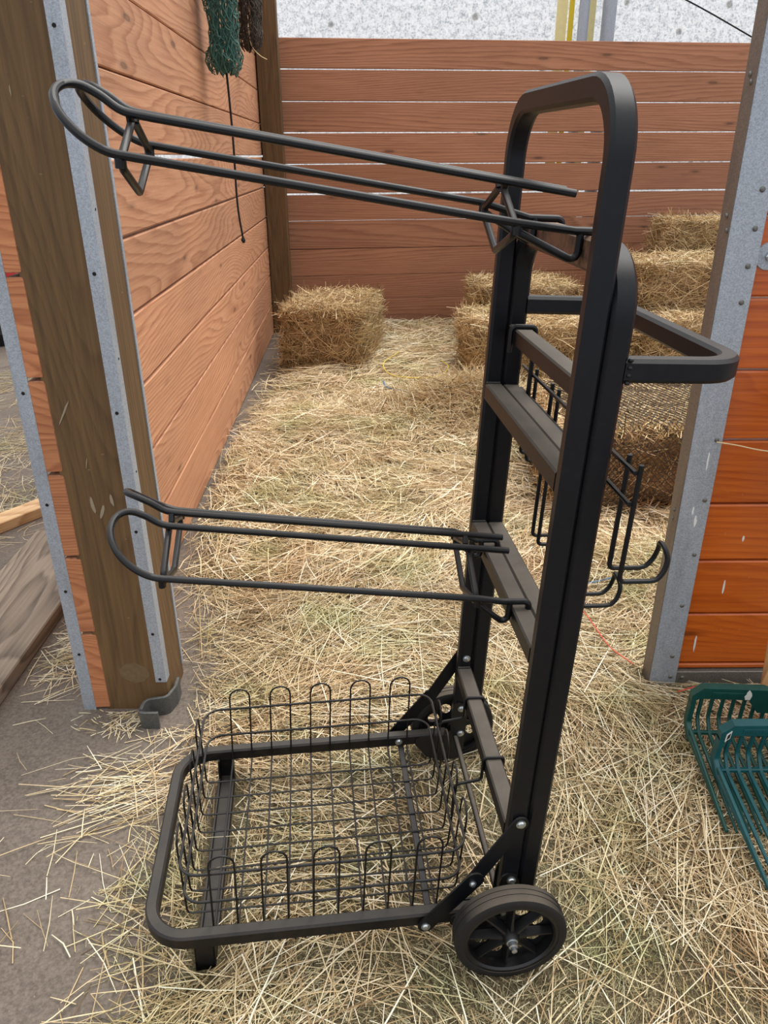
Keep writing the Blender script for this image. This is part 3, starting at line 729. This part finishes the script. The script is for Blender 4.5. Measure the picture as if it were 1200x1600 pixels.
# hanging hay nets on the left wall
def hang_net(name, label, mat, c, top, bot, r, seed, rows=34, cols=20):
    rr = np.random.default_rng(seed); o = empty(name, (c[0], c[1], bot)); tag(o, label, 'hay net', 'hay nets')
    b = MB(); H = top - bot
    def pt(i, j, dr=0.0):
        t = j / rows; a = 2 * math.pi * i / cols
        prof = 1.0 + 0.12 * math.sin(t * 9 + seed) + (0.16 if t < 0.12 else 0)
        end = math.sin(min(1, (t + 0.02) / 0.10) * math.pi / 2) ** 0.5 if t < 0.10 else 1
        w = r * prof * end * (1 + 0.10 * math.sin(3 * a + seed))
        return Vector((w * 0.8 * math.cos(a) + 0.01 * math.sin(t * 6), w * math.sin(a), H * t + 0.012 * math.sin(5 * a + j)))
    J = [[pt(i + (0.5 if j % 2 else 0), j) + Vector(rr.normal(0, 0.005, 3)) for i in range(cols)] for j in range(rows + 1)]
    for j in range(rows):
        for i in range(cols):
            b.tube([J[j][i], (J[j][i] + J[j + 1][i]) / 2 + Vector(rr.normal(0, 0.003, 3)), J[j + 1][i]], 0.0030, 3, cap=False)
            i2 = (i - 1) % cols if j % 2 == 0 else (i + 1) % cols
            b.tube([J[j][i], J[j + 1][i2]], 0.0030, 3, cap=False)
    for q in range(70):   # folded slack strands inside
        a0 = rr.uniform(0, cols); pts = [pt(a0 + rr.normal(0, 0.4), j) * 0.75 + Vector((0, 0, 0.25 * H * j / rows)) for j in range(0, rows, 3)]
        b.tube(pts, 0.0035, 3, cap=False)
    link('netting', b.me(), mat, o); return o
n1 = hang_net('hay_net', 'green twine hay net hanging on the left plank wall with a black cord', 'net_green', (-0.776, 4.33), 2.55, 1.775, 0.094, 3)
b = MB(); b.tube(spline([(0.0, 0.02, 0.06), (0.002, 0.03, -0.05), (0.004, 0.04, -0.3), (-0.002, 0.05, -0.6), (0.012, 0.06, -0.785)]), 0.006, 6)
b.tube([(0.012, 0.06, -0.775), (0.012, 0.06, -0.79), (0.014, 0.06, -0.805)], [0.006, 0.013, 0.006], 8)
link('drawstring', b.me(), 'cord', n1)
n2 = hang_net('hay_net', 'dark brown hay net hanging beside the corner post', 'net_black', (-0.848, 5.75), 2.9, 2.03, 0.085, 5)
b = MB(); b.tube(spline([(0.0, -0.09, 0.13), (0.01, -0.06, 0.02), (0.05, 0.0, -0.03), (0.09, 0.05, -0.05)]), 0.003, 5); link('drawstring', b.me(), 'twine_white', n2)

# ------------------------------------------------------------------ aisle bits on the left
b = MB(); b.box((0, 0, 0), (1.6, 0.31, 0.05), 0.004)
tag(link('plank', b.me(), 'grey_wood', None, (-1.10, 1.15, -0.02), (0, 0, math.pi / 2 + 0.002)), 'weathered grey plank lying on the aisle floor', 'plank')
b = MB(); b.box((0, 0, 0), (0.42, 0.10, 0.045), 0.003)
tag(link('lumber_block', b.me(), 'pale_wood', None, (-1.62, 2.79, -0.02), (0, 0, 0.98)), 'pale sawn lumber offcut lying behind the grey plank', 'lumber')
tub = tag(empty('tub', (-3.35, 6.6, -0.02)), 'red tub with a dark base at the far end of the aisle', 'tub')
b = MB(); b.lathe([(0.0, 0.0), (0.0, 0.30), (0.30, 0.36), (0.31, 0.38), (0.31, 0.34), (0.02, 0.28), (0.02, 0.0)], (0, 0, 0.2), 2, 28, False); link('bucket', b.me(), 'red_plastic', tub)
b = MB(); b.lathe([(0.0, 0.0), (0.0, 0.36), (0.10, 0.40), (0.2, 0.36), (0.2, 0.0)], (0, 0, 0.0), 2, 28, False); link('tyre_base', b.me(), 'dark_thing', tub)

# twine scraps
def twine(name, label, mat, pts, r=0.0025):
    b = MB(); b.tube(spline([(p[0], p[1], max(-0.020, float(litter_z(p[0], p[1]))) + p[2]) for p in pts], 5), r, 5)
    tag(link('baling_twine', b.me(), mat), label, 'twine')
twine('a', 'yellow baling twine looped on the hay in front of the lone bale', 'twine_yellow', [(0.12, 5.62, .05), (0.0, 5.30, .05), (0.08, 5.0, .05), (0.35, 4.95, .05), (0.45, 5.15, .06), (0.42, 5.4, .05)], 0.004)
twine('b', 'blue baling twine scrap on the hay near the low heap', 'twine_blue', [(0.0, 4.85, .05), (0.03, 4.65, .05), (0.16, 4.55, .05), (0.28, 4.5, .05), (0.36, 4.6, .05)], 0.005)
twine('c', 'blue twine knot lying at the foot of the hay heap', 'twine_blue', [(0.26, 4.45, .05), (0.34, 4.52, .05), (0.5, 4.62, .05), (0.62, 4.65, .05)], 0.006)
twine('d', 'red baling twine on the hay below the bridle hooks', 'twine_red', [(0.60, 2.27, .03), (0.66, 2.1, .03), (0.69, 1.93, .03), (0.74, 1.84, .03)], 0.002)
twine('e', 'blue twine half buried under the bridle hooks', 'twine_blue', [(0.62, 2.25, .03), (0.72, 2.27, .035), (0.80, 2.30, .03)], 0.003)
twine('f', 'red baling twine along the foot of the door channel', 'twine_red', [(0.83, 1.72, .02), (0.90, 1.735, .025), (0.98, 1.73, .02)], 0.002)

# ------------------------------------------------------------------ manure forks
def fork(label, mat, loc, rotz, tilt, sticker, lean):
    """local: x along the head (0..0.36), y from the back wall to the tips (negative), z up"""
    o = tag(empty('manure_fork', loc), label, 'fork', 'manure forks by the door')
    o.rotation_euler = (tilt, 0, rotz)
    Wd, H, TL, n = 0.41, 0.150, 0.31, 14
    b = MB(); cut = 0.025
    # top beam with clipped corners, swelling to the handle socket in the middle
    poly = [(0.0, H - 0.05), (0.0, H - cut), (cut, H), (Wd - cut, H), (Wd, H - cut), (Wd, H - 0.05), (Wd - 0.02, H - 0.034), (Wd / 2 + 0.065, H - 0.034), (Wd / 2 + 0.035, H - 0.075), (Wd / 2 - 0.035, H - 0.075), (Wd / 2 - 0.065, H - 0.034), (0.02, H - 0.034)]
    b.prism(poly, 1, 0.0, 0.022); beam = link('top_beam', b.me(), mat, o)
    b = MB(); b.box((0.048, -0.0015, H - 0.027), (0.125, 0.0, H - 0.0105), 0.0005); link('name_plate', b.me(), mat, beam)
    b = MB()
    for q in range(12):
        if q == 5: continue
        x = 0.053 + q * 0.0058; b.box((x, -0.0024, H - 0.0235), (x + 0.0038, -0.0014, H - 0.0145), 0.0002)
    link('embossed_letters', b.me(), mat, beam)
    for s, xx in ((0, 0.0), (1, Wd - 0.014)):
        b = MB(); b.sweep(rounded([(xx + .007, 0.011, H - 0.045), (xx + .007, 0.011, 0.03), (xx + .007, -0.03, 0.005)], 0.02, 5), (1, 0, 0), 0.011, 0.007, 0.002)
        b.tube([(xx + .007, -0.02, 0.012), (xx + .007, -0.17, 0.009), (xx + .007, -TL, 0.004)], [0.0075, 0.0065, 0.004], 8)
        b.tube([(xx + .007, -0.02, 0.028), (xx + .007, -0.17, 0.017), (xx + .007, -TL, 0.007)], [0.0055, 0.005, 0.0035], 8)
        link('side_rail', b.me(), mat, o)
    b = MB(); b.box((0.01, -0.020, 0.010), (Wd - 0.01, -0.010, 0.022), 0.002); link('crossbar', b.me(), mat, o)
    tm = None
    for i in range(n):
        x = 0.03 + i * (Wd - 0.06) / (n - 1)
        if tm is None:
            b = MB(); pth = rounded([(0, 0.012, H - 0.036), (0, 0.012, 0.045), (0, -0.02, 0.014), (0, -TL * 0.55, 0.010), (0, -TL, 0.004)], [0.03, 0.03, 0.2], 4)
            b.tube(pth, [0.0052] * (len(pth) - 1) + [0.003], 8); tm = b.me()
        link('tine', tm, mat, o, (x, 0, 0))
    b = MB(); b.tube([(Wd / 2, 0.016, H - 0.06), (Wd / 2 + 0.0, 0.028, H - 0.02), (Wd / 2, 0.034, H + 0.004)], [0.020, 0.022, 0.021], 14); link('socket', b.me(), mat, o)
    if sticker == 'splash':
        pts = [(0.138 + math.cos(t) * 0.010 * random.uniform(.6, 1.1), H - 0.018 + math.sin(t) * 0.018 * random.uniform(.6, 1.1)) for t in [2 * math.pi * q / 11 for q in range(11)]]
        b = MB(); b.prism(pts, 1, -0.0012, 0.0002); link('dropping', b.me(smooth=False), 'white', beam)
    else:
        b = MB(); pts = [(0.012, H - 0.053), (0.022, H - 0.040), (0.022, H - 0.016), (0.012, H - 0.028)]; b.prism(pts, 1, -0.0012, 0.0002); st = link('sticker', b.me(smooth=False), 'white', beam)
        b = MB(); pts = [(0.0145, H - 0.046), (0.0205, H - 0.038), (0.0205, H - 0.022), (0.0145, H - 0.031)]; b.prism(pts, 1, -0.0016, -0.0011); link('print', b.me(smooth=False), 'ink', st)
    b = MB(); b.tube([(Wd / 2 - 0.012, 0.030, H - 0.01), (Wd / 2 - 0.012 + 0.31 * lean[0], 0.030 + 0.31 * (lean[1] - 0.030), H + 0.35), (Wd / 2 - 0.012 + lean[0], lean[1], H + 1.15)], 0.0165, 12); link('handle', b.me(), 'handle_wood', o)
    return o
fork('dark green plastic manure fork lying against the orange door', 'fork_green', (0.782, 1.545, 0.030), -0.06, 0.065, 'splash', (0.035, 0.336))
fork('teal plastic manure fork with a barcode sticker, laid over the other', 'fork_teal', (0.790, 1.395, 0.046), 0.0, 0.115, 'sticker', (0.115, 0.542))

# ================================================================== THE CART
# cart frame: x forward (towards the basket), y to the far side, z along the uprights; meshes are written with x mirrored
T0 = Vector((0.2055, 1.2403, 0.5398))
FX, AY, ZZ = Vector((-0.99429, -0.09784, 0.04263)), Vector((-0.09766, 0.99520, 0.00622)), Vector((0.04303, -0.00202, 0.99907))
def cart_matrix(o=(0, 0, 0)):
    p = T0 + FX * o[0] + AY * o[1] + ZZ * o[2]; b = -FX
    return Matrix(((b.x, AY.x, ZZ.x, p.x), (b.y, AY.y, ZZ.y, p.y), (b.z, AY.z, ZZ.z, p.z), (0, 0, 0, 1)))
class Part:
    """a thing built in cart coordinates, its origin at org"""
    def __init__(s, name, org, label, cat, group=None):
        s.o = empty(name); s.o.matrix_world = cart_matrix(org); s.org = np.array(org, float); tag(s.o, label, cat, group)
    def put(s, name, b, mat, parent=None, angle=35, smooth=True):
        b.V = [tuple(np.array(v, float) - s.org) for v in b.V]
        return link(name, b.me(True, name, smooth, angle), mat, parent or s.o)
w, d, e = 0.2552, 0.0353, 0.0255
CART = Part('saddle_cart', (0.25, 0, -0.54), 'tall black steel saddle cart with two wheels, standing on the hay', 'cart')
def uframe(xc, ztop, zbot, R, a_side, a_top):
    p = rounded([(xc, -(w - a_side), zbot), (xc, -(w - a_side), ztop - a_top), (xc, w - a_side, ztop - a_top), (xc, w - a_side, zbot)], R, 10)
    zt = max(q.z for q in p); zm = zt - R
    aa = [a_side + (a_top - a_side) * max(0, min(1, (q.z - zm) / R)) for q in p]
    b = MB(); b.sweep(p, (1, 0, 0), aa, d / 2 - 0.0006, 0.005); return b
CART.put('front_frame', uframe(-d / 2, 0.9555, -0.405, 0.085, e / 2, 0.0165), 'black')
CART.put('rear_frame', uframe(-1.5 * d, 0.759, -0.405, 0.075, e / 2, 0.0215), 'black')
# worn sleeve of the rear frame's top bar (paint rubbed off)
b = MB(); b.box((-1.5 * d - d / 2 - 0.0006, -0.165, 0.7145), (-d + 0.0012, 0.165, 0.7602), 0.005); CART.put('top_crossbar', b, 'black_worn')
# push loop
zc = 0.6025
b = MB(); b.sweep(rounded([(-2 * d + 0.004, -(w - 0.0145), zc), (-0.2415, -(w - 0.0145), zc), (-0.2415, w - 0.0145, zc), (-2 * d + 0.004, w - 0.0145, zc)], 0.058, 10), (0, 0, 1), 0.0145, 0.0165, 0.005)
CART.put('push_loop', b, 'black')
for s in (-1, 1):   # weld beads at the loop ends
    b = MB()
    for q in range(7): b.lathe([(-0.003, 0.0), (-0.002, 0.003), (0.0, 0.0042), (0.002, 0.003), (0.003, 0)], (-2 * d - 0.002, s * (w - 0.001 - 0.003 * (q % 2)), zc - 0.016 + q * 0.0053), 2, 8, False)
    CART.put('weld_bead', b, 'black')
def crossbar(x1, x0, zt, h=0.029):
    b = MB(); b.box((x0 + .0005, -(w - e), zt - h), (x1 - .0005, w - e, zt), 0.003); CART.put('crossbar', b, 'black_bar')
crossbar(-d, -2 * d, 0.566, 0.031)
crossbar(0, -d, 0.449, 0.033); crossbar(-d, -2 * d, 0.447, 0.03)
crossbar(0, -d, 0.143, 0.033); crossbar(-d, -2 * d, 0.141, 0.03)
crossbar(0, -d, -0.245, 0.033)
for zt in (0.449, 0.143, -0.245):   # weld lumps at the far ends
    b = MB()
    for q in range(8): b.lathe([(-0.003, 0.0), (-0.002, 0.0025), (0.0, 0.0035), (0.002, 0.0025), (0.003, 0)], (-0.004 - q * 0.0035, w - e - 0.001, zt + 0.0005), 0, 8, False)
    CART.put('weld_bead', b, 'black_bar')
# base frame
BZ = lambda x: -0.4434 - 0.0537 * x - 0.0155
pb = rounded([(0.012, -(w - 0.0125), BZ(0.012)), (0.6605, -(w - 0.0125), BZ(0.66)), (0.6605, w - 0.0125, BZ(0.66)), (0.012, w - 0.0125, BZ(0.012))], 0.075, 10)
b = MB(); b.sweep(pb, (0.0537, 0, 1), 0.0125, 0.0155, 0.004); base = CART.put('base_frame', b, 'black_base')
# skid foot under the front of the base
zf = -0.580
b = MB()
for x0, x1, h in ((0.536, 0.541, 0.026), (0.541, 0.569, 0.018), (0.569, 0.574, 0.026)): b.box((x0, -0.246, zf), (x1, 0.246, zf + h), 0.001)
for s in (-1, 1):
    y0, y1 = sorted((s * 0.246, s * 0.222))
    b.box((0.536, y0 if s < 0 else y1 - 0.005, zf), (0.574, y0 + 0.005 if s < 0 else y1, BZ(0.555) - 0.010), 0.001)
    for x0 in (0.536, 0.570): b.box((x0, y0, zf), (x0 + 0.004, y1, BZ(0.555) - 0.010), 0.001)
CART.put('skid_foot', b, 'black_base')
b = MB(); b.box((0.117, -0.238, -0.4868), (0.131, 0.238, -0.4808), 0.001); b.box((0.117, -0.238, -0.4948), (0.120, 0.238, -0.4808), 0.001); CART.put('rear_cross_strap', b, 'black')
# axle, plates, braces, bolts
b = MB(); b.tube([(-0.009, -0.30, -0.4425), (-0.012, 0.29, -0.4560)], 0.0065, 12); CART.put('axle', b, 'black_bar')
plate_poly = [(-0.012, -0.346), (-0.001, -0.354), (0.003, -0.372), (0.003, -0.436), (0.012, -0.446), (0.075, -0.450), (0.088, -0.458), (0.089, -0.474), (0.060, -0.512), (0.020, -0.530), (-0.022, -0.522), (-0.034, -0.49), (-0.036, -0.372), (-0.028, -0.353)]
for y0, y1 in ((-w - 0.004, -w - 0.0005), (w - e - 0.0045, w - e - 0.0005), (-(w - e) + .0005, -(w - e) + 0.0045)):
    b = MB(); b.prism(plate_poly, 1, y0, y1); CART.put('axle_plate', b, 'plastic_black', angle=20)
def strap(p, q, w0, w1, y0, y1):
    p = np.array(p); q = np.array(q); t = (q - p) / np.linalg.norm(q - p); n = np.array([-t[1], t[0]]); poly = []
    for k in range(9): a = math.pi / 2 + math.pi * k / 8; poly.append(tuple(p + w0 * (t * math.cos(a) + n * math.sin(a))))
    for k in range(9): a = -math.pi / 2 + math.pi * k / 8; poly.append(tuple(q + w1 * (t * math.cos(a) + n * math.sin(a))))
    b = MB(); b.prism(poly, 1, y0, y1); return b
def bolt(y, s, x, z, r=0.0072, mat='zinc', parent=None):
    b = MB(); b.lathe([(0, 0.0), (0, r * 1.25), (s * 0.0016, r * 1.25), (s * 0.0018, r), (s * 0.0045, r * 0.85), (s * 0.006, r * 0.4), (s * 0.006, 0)], (x, y, z), 1, 16, False)
    CART.put('bolt', b, mat, parent)
for s in (-1, 1):
    yo = s * (w + 0.002) if s < 0 else s * (w + 0.0045)
    yA = sorted((yo - 0.002 * 0, yo + s * 0.004)); yB = sorted((yo + s * 0.004, yo + s * 0.008))
    hx, hz = 0.0559, -0.3599
    br_ = CART.put('brace', strap((-0.0201, -0.2185), (hx, hz), 0.0145, 0.0145, *yA), 'black', angle=20)
    lo_ = CART.put('lower_arm', strap((hx - 0.004, hz + 0.008), (0.1371, -0.4696), 0.017, 0.0150, *yB), 'black', br_, angle=20)
    face = yB[0] if s < 0 else yB[1]
    bolt(face, s, hx, hz, 0.0055, 'zinc' if s < 0 else 'screw', br_); bolt(face, s, 0.1371, -0.4696, 0.0072, 'zinc', br_)
    bolt(yA[0] if s < 0 else yA[1], s, -0.0201, -0.2185, 0.0072, 'zinc', br_)
yin = w - e
bolt(yin, -1, -0.0201, -0.2185); bolt(yin - 0.0045, -1, -0.0191, -0.3648); bolt(yin - 0.0045, -1, -0.0227, -0.4419); bolt(w - 0.0255, -1, 0.1301, -0.4659)
bolt(-w - 0.004, -1, -0.0191, -0.3648)
# wheels
def wheel(s):
    yc_ = s * (0.3055 if s < 0 else 0.284); c = (-0.012, yc_, -0.4425 if s < 0 else -0.456); R = 0.1055; hw = 0.0205
    b = MB()
    b.lathe([(-hw + .001, 0.083), (-hw + .001, 0.089), (hw - .001, 0.089), (hw - .001, 0.083), (hw - .005, 0.080), (-hw + .005, 0.080)], c, 1, 48)
    # web disc with round holes
    nh = 8; V = []; F = []; m = 16
    for k in range(nh):
        a0 = 2 * math.pi * (k + .5) / nh; ha = math.pi / nh; hc = (0.053 * math.cos(a0), 0.053 * math.sin(a0)); out = []; inn = []
        for q in range(m):
            u = q / m * 4
            if u < 1: r_, a = 0.083, a0 - ha + 2 * ha * u
            elif u < 2: r_, a = 0.083 - (0.063) * (u - 1), a0 + ha
            elif u < 3: r_, a = 0.020, a0 + ha - 2 * ha * (u - 2)
            else: r_, a = 0.020 + 0.063 * (u - 3), a0 - ha
            p = (r_ * math.cos(a), r_ * math.sin(a)); out.append(p)
            ag = math.atan2(p[1] - hc[1], p[0] - hc[0]); inn.append((hc[0] + 0.0145 * math.cos(ag), hc[1] + 0.0145 * math.sin(ag)))
        o_ = len(V)
        for p in out + inn: V.append((c[0] + p[0], yc_ - s * 0.006, c[2] + p[1]))
        for q in range(m): F.append((o_ + q, o_ + (q + 1) % m, o_ + m + (q + 1) % m, o_ + m + q))
    b.add(V, F)
    # hub
    b.lathe([(-0.022, 0.006), (-0.022, 0.013), (-0.012, 0.017), (0.012, 0.017), (0.022, 0.013), (0.022, 0.006)], c, 1, 24)
    # eight ribbed spokes
    for k in range(8):
        a = 2 * math.pi * k / 8 + math.pi / 2; ca, sa = math.cos(a), math.sin(a); V = []
        for (r_, hw_, t0, t1) in ((0.012, 0.0085, -0.004, 0.015), (0.040, 0.0060, -0.004, 0.011), (0.082, 0.0045, -0.004, 0.010)):
            for (u, t) in ((-hw_, t0), (hw_, t0), (hw_ * .35, t1), (-hw_ * .35, t1)):
                V.append((c[0] + ca * r_ - sa * u, yc_ + s * t, c[2] + sa * r_ + ca * u))
        F = []
        for i in range(2):
            for q in range(4): F.append((i * 4 + q, i * 4 + (q + 1) % 4, i * 4 + 4 + (q + 1) % 4, i * 4 + 4 + q))
        F += [(3, 2, 1, 0), (8, 9, 10, 11)]; b.add(V, F)
    rim = CART.put('wheel', b, 'plastic_black')
    prof = [(-hw, 0.0885), (-hw - .0008, 0.092), (-hw, 0.100), (-hw + .003, R - .0012), (-0.008, R), (-0.0075, R - .0012), (-0.0035, R - .0012), (-0.003, R), (0.003, R), (0.0035, R - .0012), (0.0075, R - .0012), (0.008, R), (hw - .003, R - .0012), (hw, 0.100), (hw + .0008, 0.092), (hw, 0.0885)]
    b = MB(); b.lathe(prof, c, 1, 64); CART.put('tyre', b, 'rubber', rim)
    b = MB(); b.lathe([(0, 0.0), (0, 0.0105), (s * 0.0025, 0.0105), (s * 0.003, 0.0085), (s * 0.011, 0.0080), (s * 0.012, 0.0055), (s * 0.019, 0.0052), (s * 0.020, 0)], (c[0], yc_ + s * 0.021, c[2]), 1, 16, False)
    CART.put('axle_nut', b, 'zinc', rim)
wheel(-1); wheel(1)

# ---------------- saddle racks
def saddle_rack(label, zl, sl, xbar, zbar, twin):
    """zl: height of the side rails at x = 0, sl: their slope; xbar / zbar: front face and top of the bar it hooks over"""
    R = Part('saddle_rack', (0.05, 0, zl - 0.055), label, 'saddle rack', 'saddle racks on the cart')
    Z = lambda x, h=0.0: zl + sl * x + h
    tilt = lambda b: (setattr(b, 'V', [(v[0], v[1], v[2] + 0.055 * v[1]) for v in b.V]), b)[1]   # rack sits slightly askew
    r = 0.0058; hy, ry, hr = 0.116, 0.024, 0.045
    for s in (-1, 1):
        rear = xbar - (d + 0.0064 if not twin else 0.0290)
        dz_ = 0.055 * s * hy                       # taken back by tilt()
        ze = (zbar + 0.0012 + r if not twin else zbar + 0.0145) - dz_
        zt_ = (zbar - 0.022 if not twin else zbar - 0.0012) - dz_
        low = rounded([(rear, s * hy, zt_), (rear, s * hy, ze), (0.016 + xbar, s * hy, ze), (0.062, s * hy, Z(0.062)), (0.57, s * hy, Z(0.57))], [0.010, 0.0, 0.0], 5)
        loop = spline([(0.57, s * hy, Z(0.57)), (0.605, s * hy, Z(0.605, 0.0015)), (0.636, s * 0.112, Z(0.636, 0.014)), (0.662, s * 0.098, Z(0.662, 0.034)), (0.674, s * 0.073, Z(0.674, 0.054)), (0.670, s * 0.045, Z(0.670, 0.066)), (0.652, s * 0.028, Z(0.652, 0.069)), (0.628, s * ry, Z(0.628, 0.061)), (0.60, s * ry, Z(0.60, hr + 0.002)), (0.56, s * ry, Z(0.56, hr))], 5)
        top = [(0.3, s * ry, Z(0.3, hr)), (xbar - 0.0 - 0.01, s * ry, Z(xbar - 0.01, hr))]
        b = MB(); b.tube([tuple(p) for p in low] + loop[1:] + top, r, 10); R.put('side_loop', tilt(b), 'wire')
    rk = 0.0056
    for xx, nm in ((0.592, 'front_diamond'), (0.062, 'rear_diamond')):
        b = MB(); dd = 0.05
        b.tube(rounded([(xx, -0.014, Z(xx, hr - 0.012)), (xx, -hy + 0.002, Z(xx, -0.011)), (xx, 0.0, Z(xx, -dd - 0.006)), (xx, hy - 0.002, Z(xx, -0.011)), (xx, 0.014, Z(xx, hr - 0.012))], 0.010, 4), rk, 10)
        for s in (-1, 1):
            b.tube([(xx, s * (hy - 0.001), Z(xx, -0.016)), (xx, s * (hy - 0.001), Z(xx, 0.0))], 0.0062, 8)
            b.tube([(xx, s * 0.014, Z(xx, hr - 0.013)), (xx, s * (ry - 0.002), Z(xx, hr - 0.002))], 0.0056, 8)
        R.put(nm, tilt(b), 'wire')
    for s in (-1, 1):
        b = MB(); xf = xbar + (0.0066 if not twin else 0.0050)
        b.tube(rounded([(0.062, s * (hy - 0.002), Z(0.062, -0.012)), (xf, s * (hy - 0.002), zbar - 0.036 - 0.055 * s * hy), (xf, s * (hy - 0.001), (zbar + 0.0012 + r if not twin else zbar + 0.0145) - 0.055 * s * hy)], 0.010, 5), rk, 10)
        R.put('clamp_rod', tilt(b), 'wire')
    return R
saddle_rack('upper black saddle rack of bent rods hooked over the worn bar', 0.7725, 0.1235, -d, 0.759, False)
saddle_rack('lower black saddle rack of bent rods above the wire basket', 0.1655, 0.0955, 0.0, 0.143, True)

# ---------------- bridle hooks on the back
HK = Part('bridle_rack', (-0.08, 0, 0.16), 'black wire bridle rack with upturned hooks behind the cart', 'hook rack')
xr = -2 * d - 0.0062
for z in (0.477, 0.431):
    b = MB(); b.tube([(xr - 0.007, -0.306, z), (xr - 0.007, 0.262, z)], 0.0036, 8); HK.put('cross_rod', b, 'wire')
for (y0, y1, zb, xe) in ((0.190, 0.234, 0.300, -0.150), (0.052, 0.090, 0.180, -0.162), (-0.158, -0.120, 0.172, -0.162), (-0.306, -0.266, 0.308, -0.150)):
    x1 = xr - 0.0135
    ym = (y0 + y1) / 2
    arm = rounded([(x1, y0, 0.489), (x1, y0, zb), (xe + 0.014, y0, zb)], 0.008, 5)
    arm2 = rounded([(xe + 0.014, y1, zb), (x1, y1, zb), (x1, y1, 0.489)], 0.008, 5)
    tip = spline([(xe + 0.014, y0, zb), (xe + 0.003, y0, zb + 0.003), (xe - 0.006, y0 + 0.001, zb + 0.016), (xe - 0.009, y0 + 0.004, zb + 0.034), (xe - 0.006, y0 + 0.010, zb + 0.046), (xe - 0.004, ym, zb + 0.051),
                  (xe - 0.006, y1 - 0.010, zb + 0.046), (xe - 0.009, y1 - 0.004, zb + 0.034), (xe - 0.006, y1 - 0.001, zb + 0.016), (xe + 0.003, y1, zb + 0.003), (xe + 0.014, y1, zb)], 4)
    b = MB(); b.tube([tuple(p) for p in arm] + tip[1:-1] + [tuple(p) for p in arm2], 0.0038, 8); HK.put('hook', b, 'wire')
for y in (0.186, -0.19):
    b = MB(); zt = 0.566 + 0.0045
    b.tube(rounded([(-d + 0.0058, y, 0.522), (-d + 0.0058, y, zt), (-2 * d - 0.0058, y, zt), (-2 * d - 0.0058, y, 0.425)], 0.009, 6), 0.0048, 8); HK.put('hanger', b, 'wire')

# ---------------- wire basket
BK = Part('wire_basket', (0.327, 0, -0.487), 'black wire basket with looped rims sitting in the cart base', 'basket')
zs = lambda x: -0.0537 * (x - 0.327)
zb0, zt0 = -0.4855, -0.280; x0b, x1b, yb = 0.062, 0.594, 0.2265; fl_ = 0.006
wr = 0.0021
def bk(p): return (p[0], p[1], p[2] + zs(p[0]))
xs = [0.537, 0.491, 0.443, 0.396, 0.348, 0.301, 0.253, 0.206, 0.158, 0.111]; ys = [-0.179 + i * 0.0485 for i in range(8)]
def loopwire(A, B, fa, ax):
    """a pair of neighbouring wires joined by round loops at both ends: one closed wire"""
    pts = []; m = (A + B) / 2; hw_ = abs(A - B) / 2; sg = 1 if A < B else -1
    def side(s, first, second):
        end = (yb if ax == 'y' else (x1b if s > 0 else x0b)); tp = fl_ * s
        P_ = [(first, end - s * 0.004 if ax == 'y' else end, zb0)]
        return end, tp
    out = []
    for s, f, g in ((1, A, B), (-1, B, A)):
        end = s * yb if ax == 'y' else (x1b if s > 0 else x0b)
        seq = [(f, end - s * 0.010, zb0), (f, end - s * 0.003, zb0 + 0.003), (f, end, zb0 + 0.012), (f, end + s * fl_, zt0 - hw_)]
        for k in range(1, 8):
            t = math.pi * k / 8; seq.append((m + (f - m) * math.cos(t), end + s * fl_, zt0 - hw_ + hw_ * math.sin(t)))
        seq += [(g, end + s * fl_, zt0 - hw_), (g, end, zb0 + 0.012), (g, end - s * 0.003, zb0 + 0.003), (g, end - s * 0.010, zb0)]
        out += seq
    if ax == 'y': return [bk((q[0], q[1], q[2])) for q in out]
    return [bk((q[1], q[0], q[2] - 2 * wr)) for q in out]
for i in range(0, 10, 2):
    b = MB(); b.tube(loopwire(xs[i], xs[i + 1], 0, 'y'), wr, 6, True); BK.put('cross_wire', b, 'wire')
for i in range(0, 8, 2):
    b = MB(); b.tube(loopwire(ys[i], ys[i + 1], 0, 'x'), wr, 6, True); BK.put('long_wire', b, 'wire')
for zr, ex in ((-0.330, 0.0015), (-0.405, -0.0005)):
    g = fl_ * (zr - zb0) / (zt0 - zb0) - 0.0046
    xa, xb_, yy = x0b - g, x1b + g, yb + g; Rr = 0.035; pts = []
    for (cx_, cy_, a0) in ((xb_ - Rr, yy - Rr, 0), (xa + Rr, yy - Rr, 90), (xa + Rr, -yy + Rr, 180), (xb_ - Rr, -yy + Rr, 270)):
        for k in range(7): a = math.radians(a0 + 15 * k); pts.append(bk((cx_ + Rr * math.cos(a), cy_ + Rr * math.sin(a), zr)))
    b = MB(); b.tube(pts, 0.0028, 8, True); BK.put('rim_ring', b, 'wire')
for y in (0.112, -0.075):
    b = MB(); zt = -0.245 + 0.0035; za = -0.305
    b.tube(rounded([(x0b - 0.004, y, -0.405 + zs(x0b)), (x0b - 0.004, y, za), (0.0029, y + 0.004, za + 0.006), (0.0029, y + 0.004, zt), (-d - 0.0030, y + 0.004, zt), (-d - 0.0030, y + 0.004, zt - 0.022)], [0.012, 0.010, 0.007, 0.007], 5), 0.0034, 8); BK.put('hanger', b, 'wire')
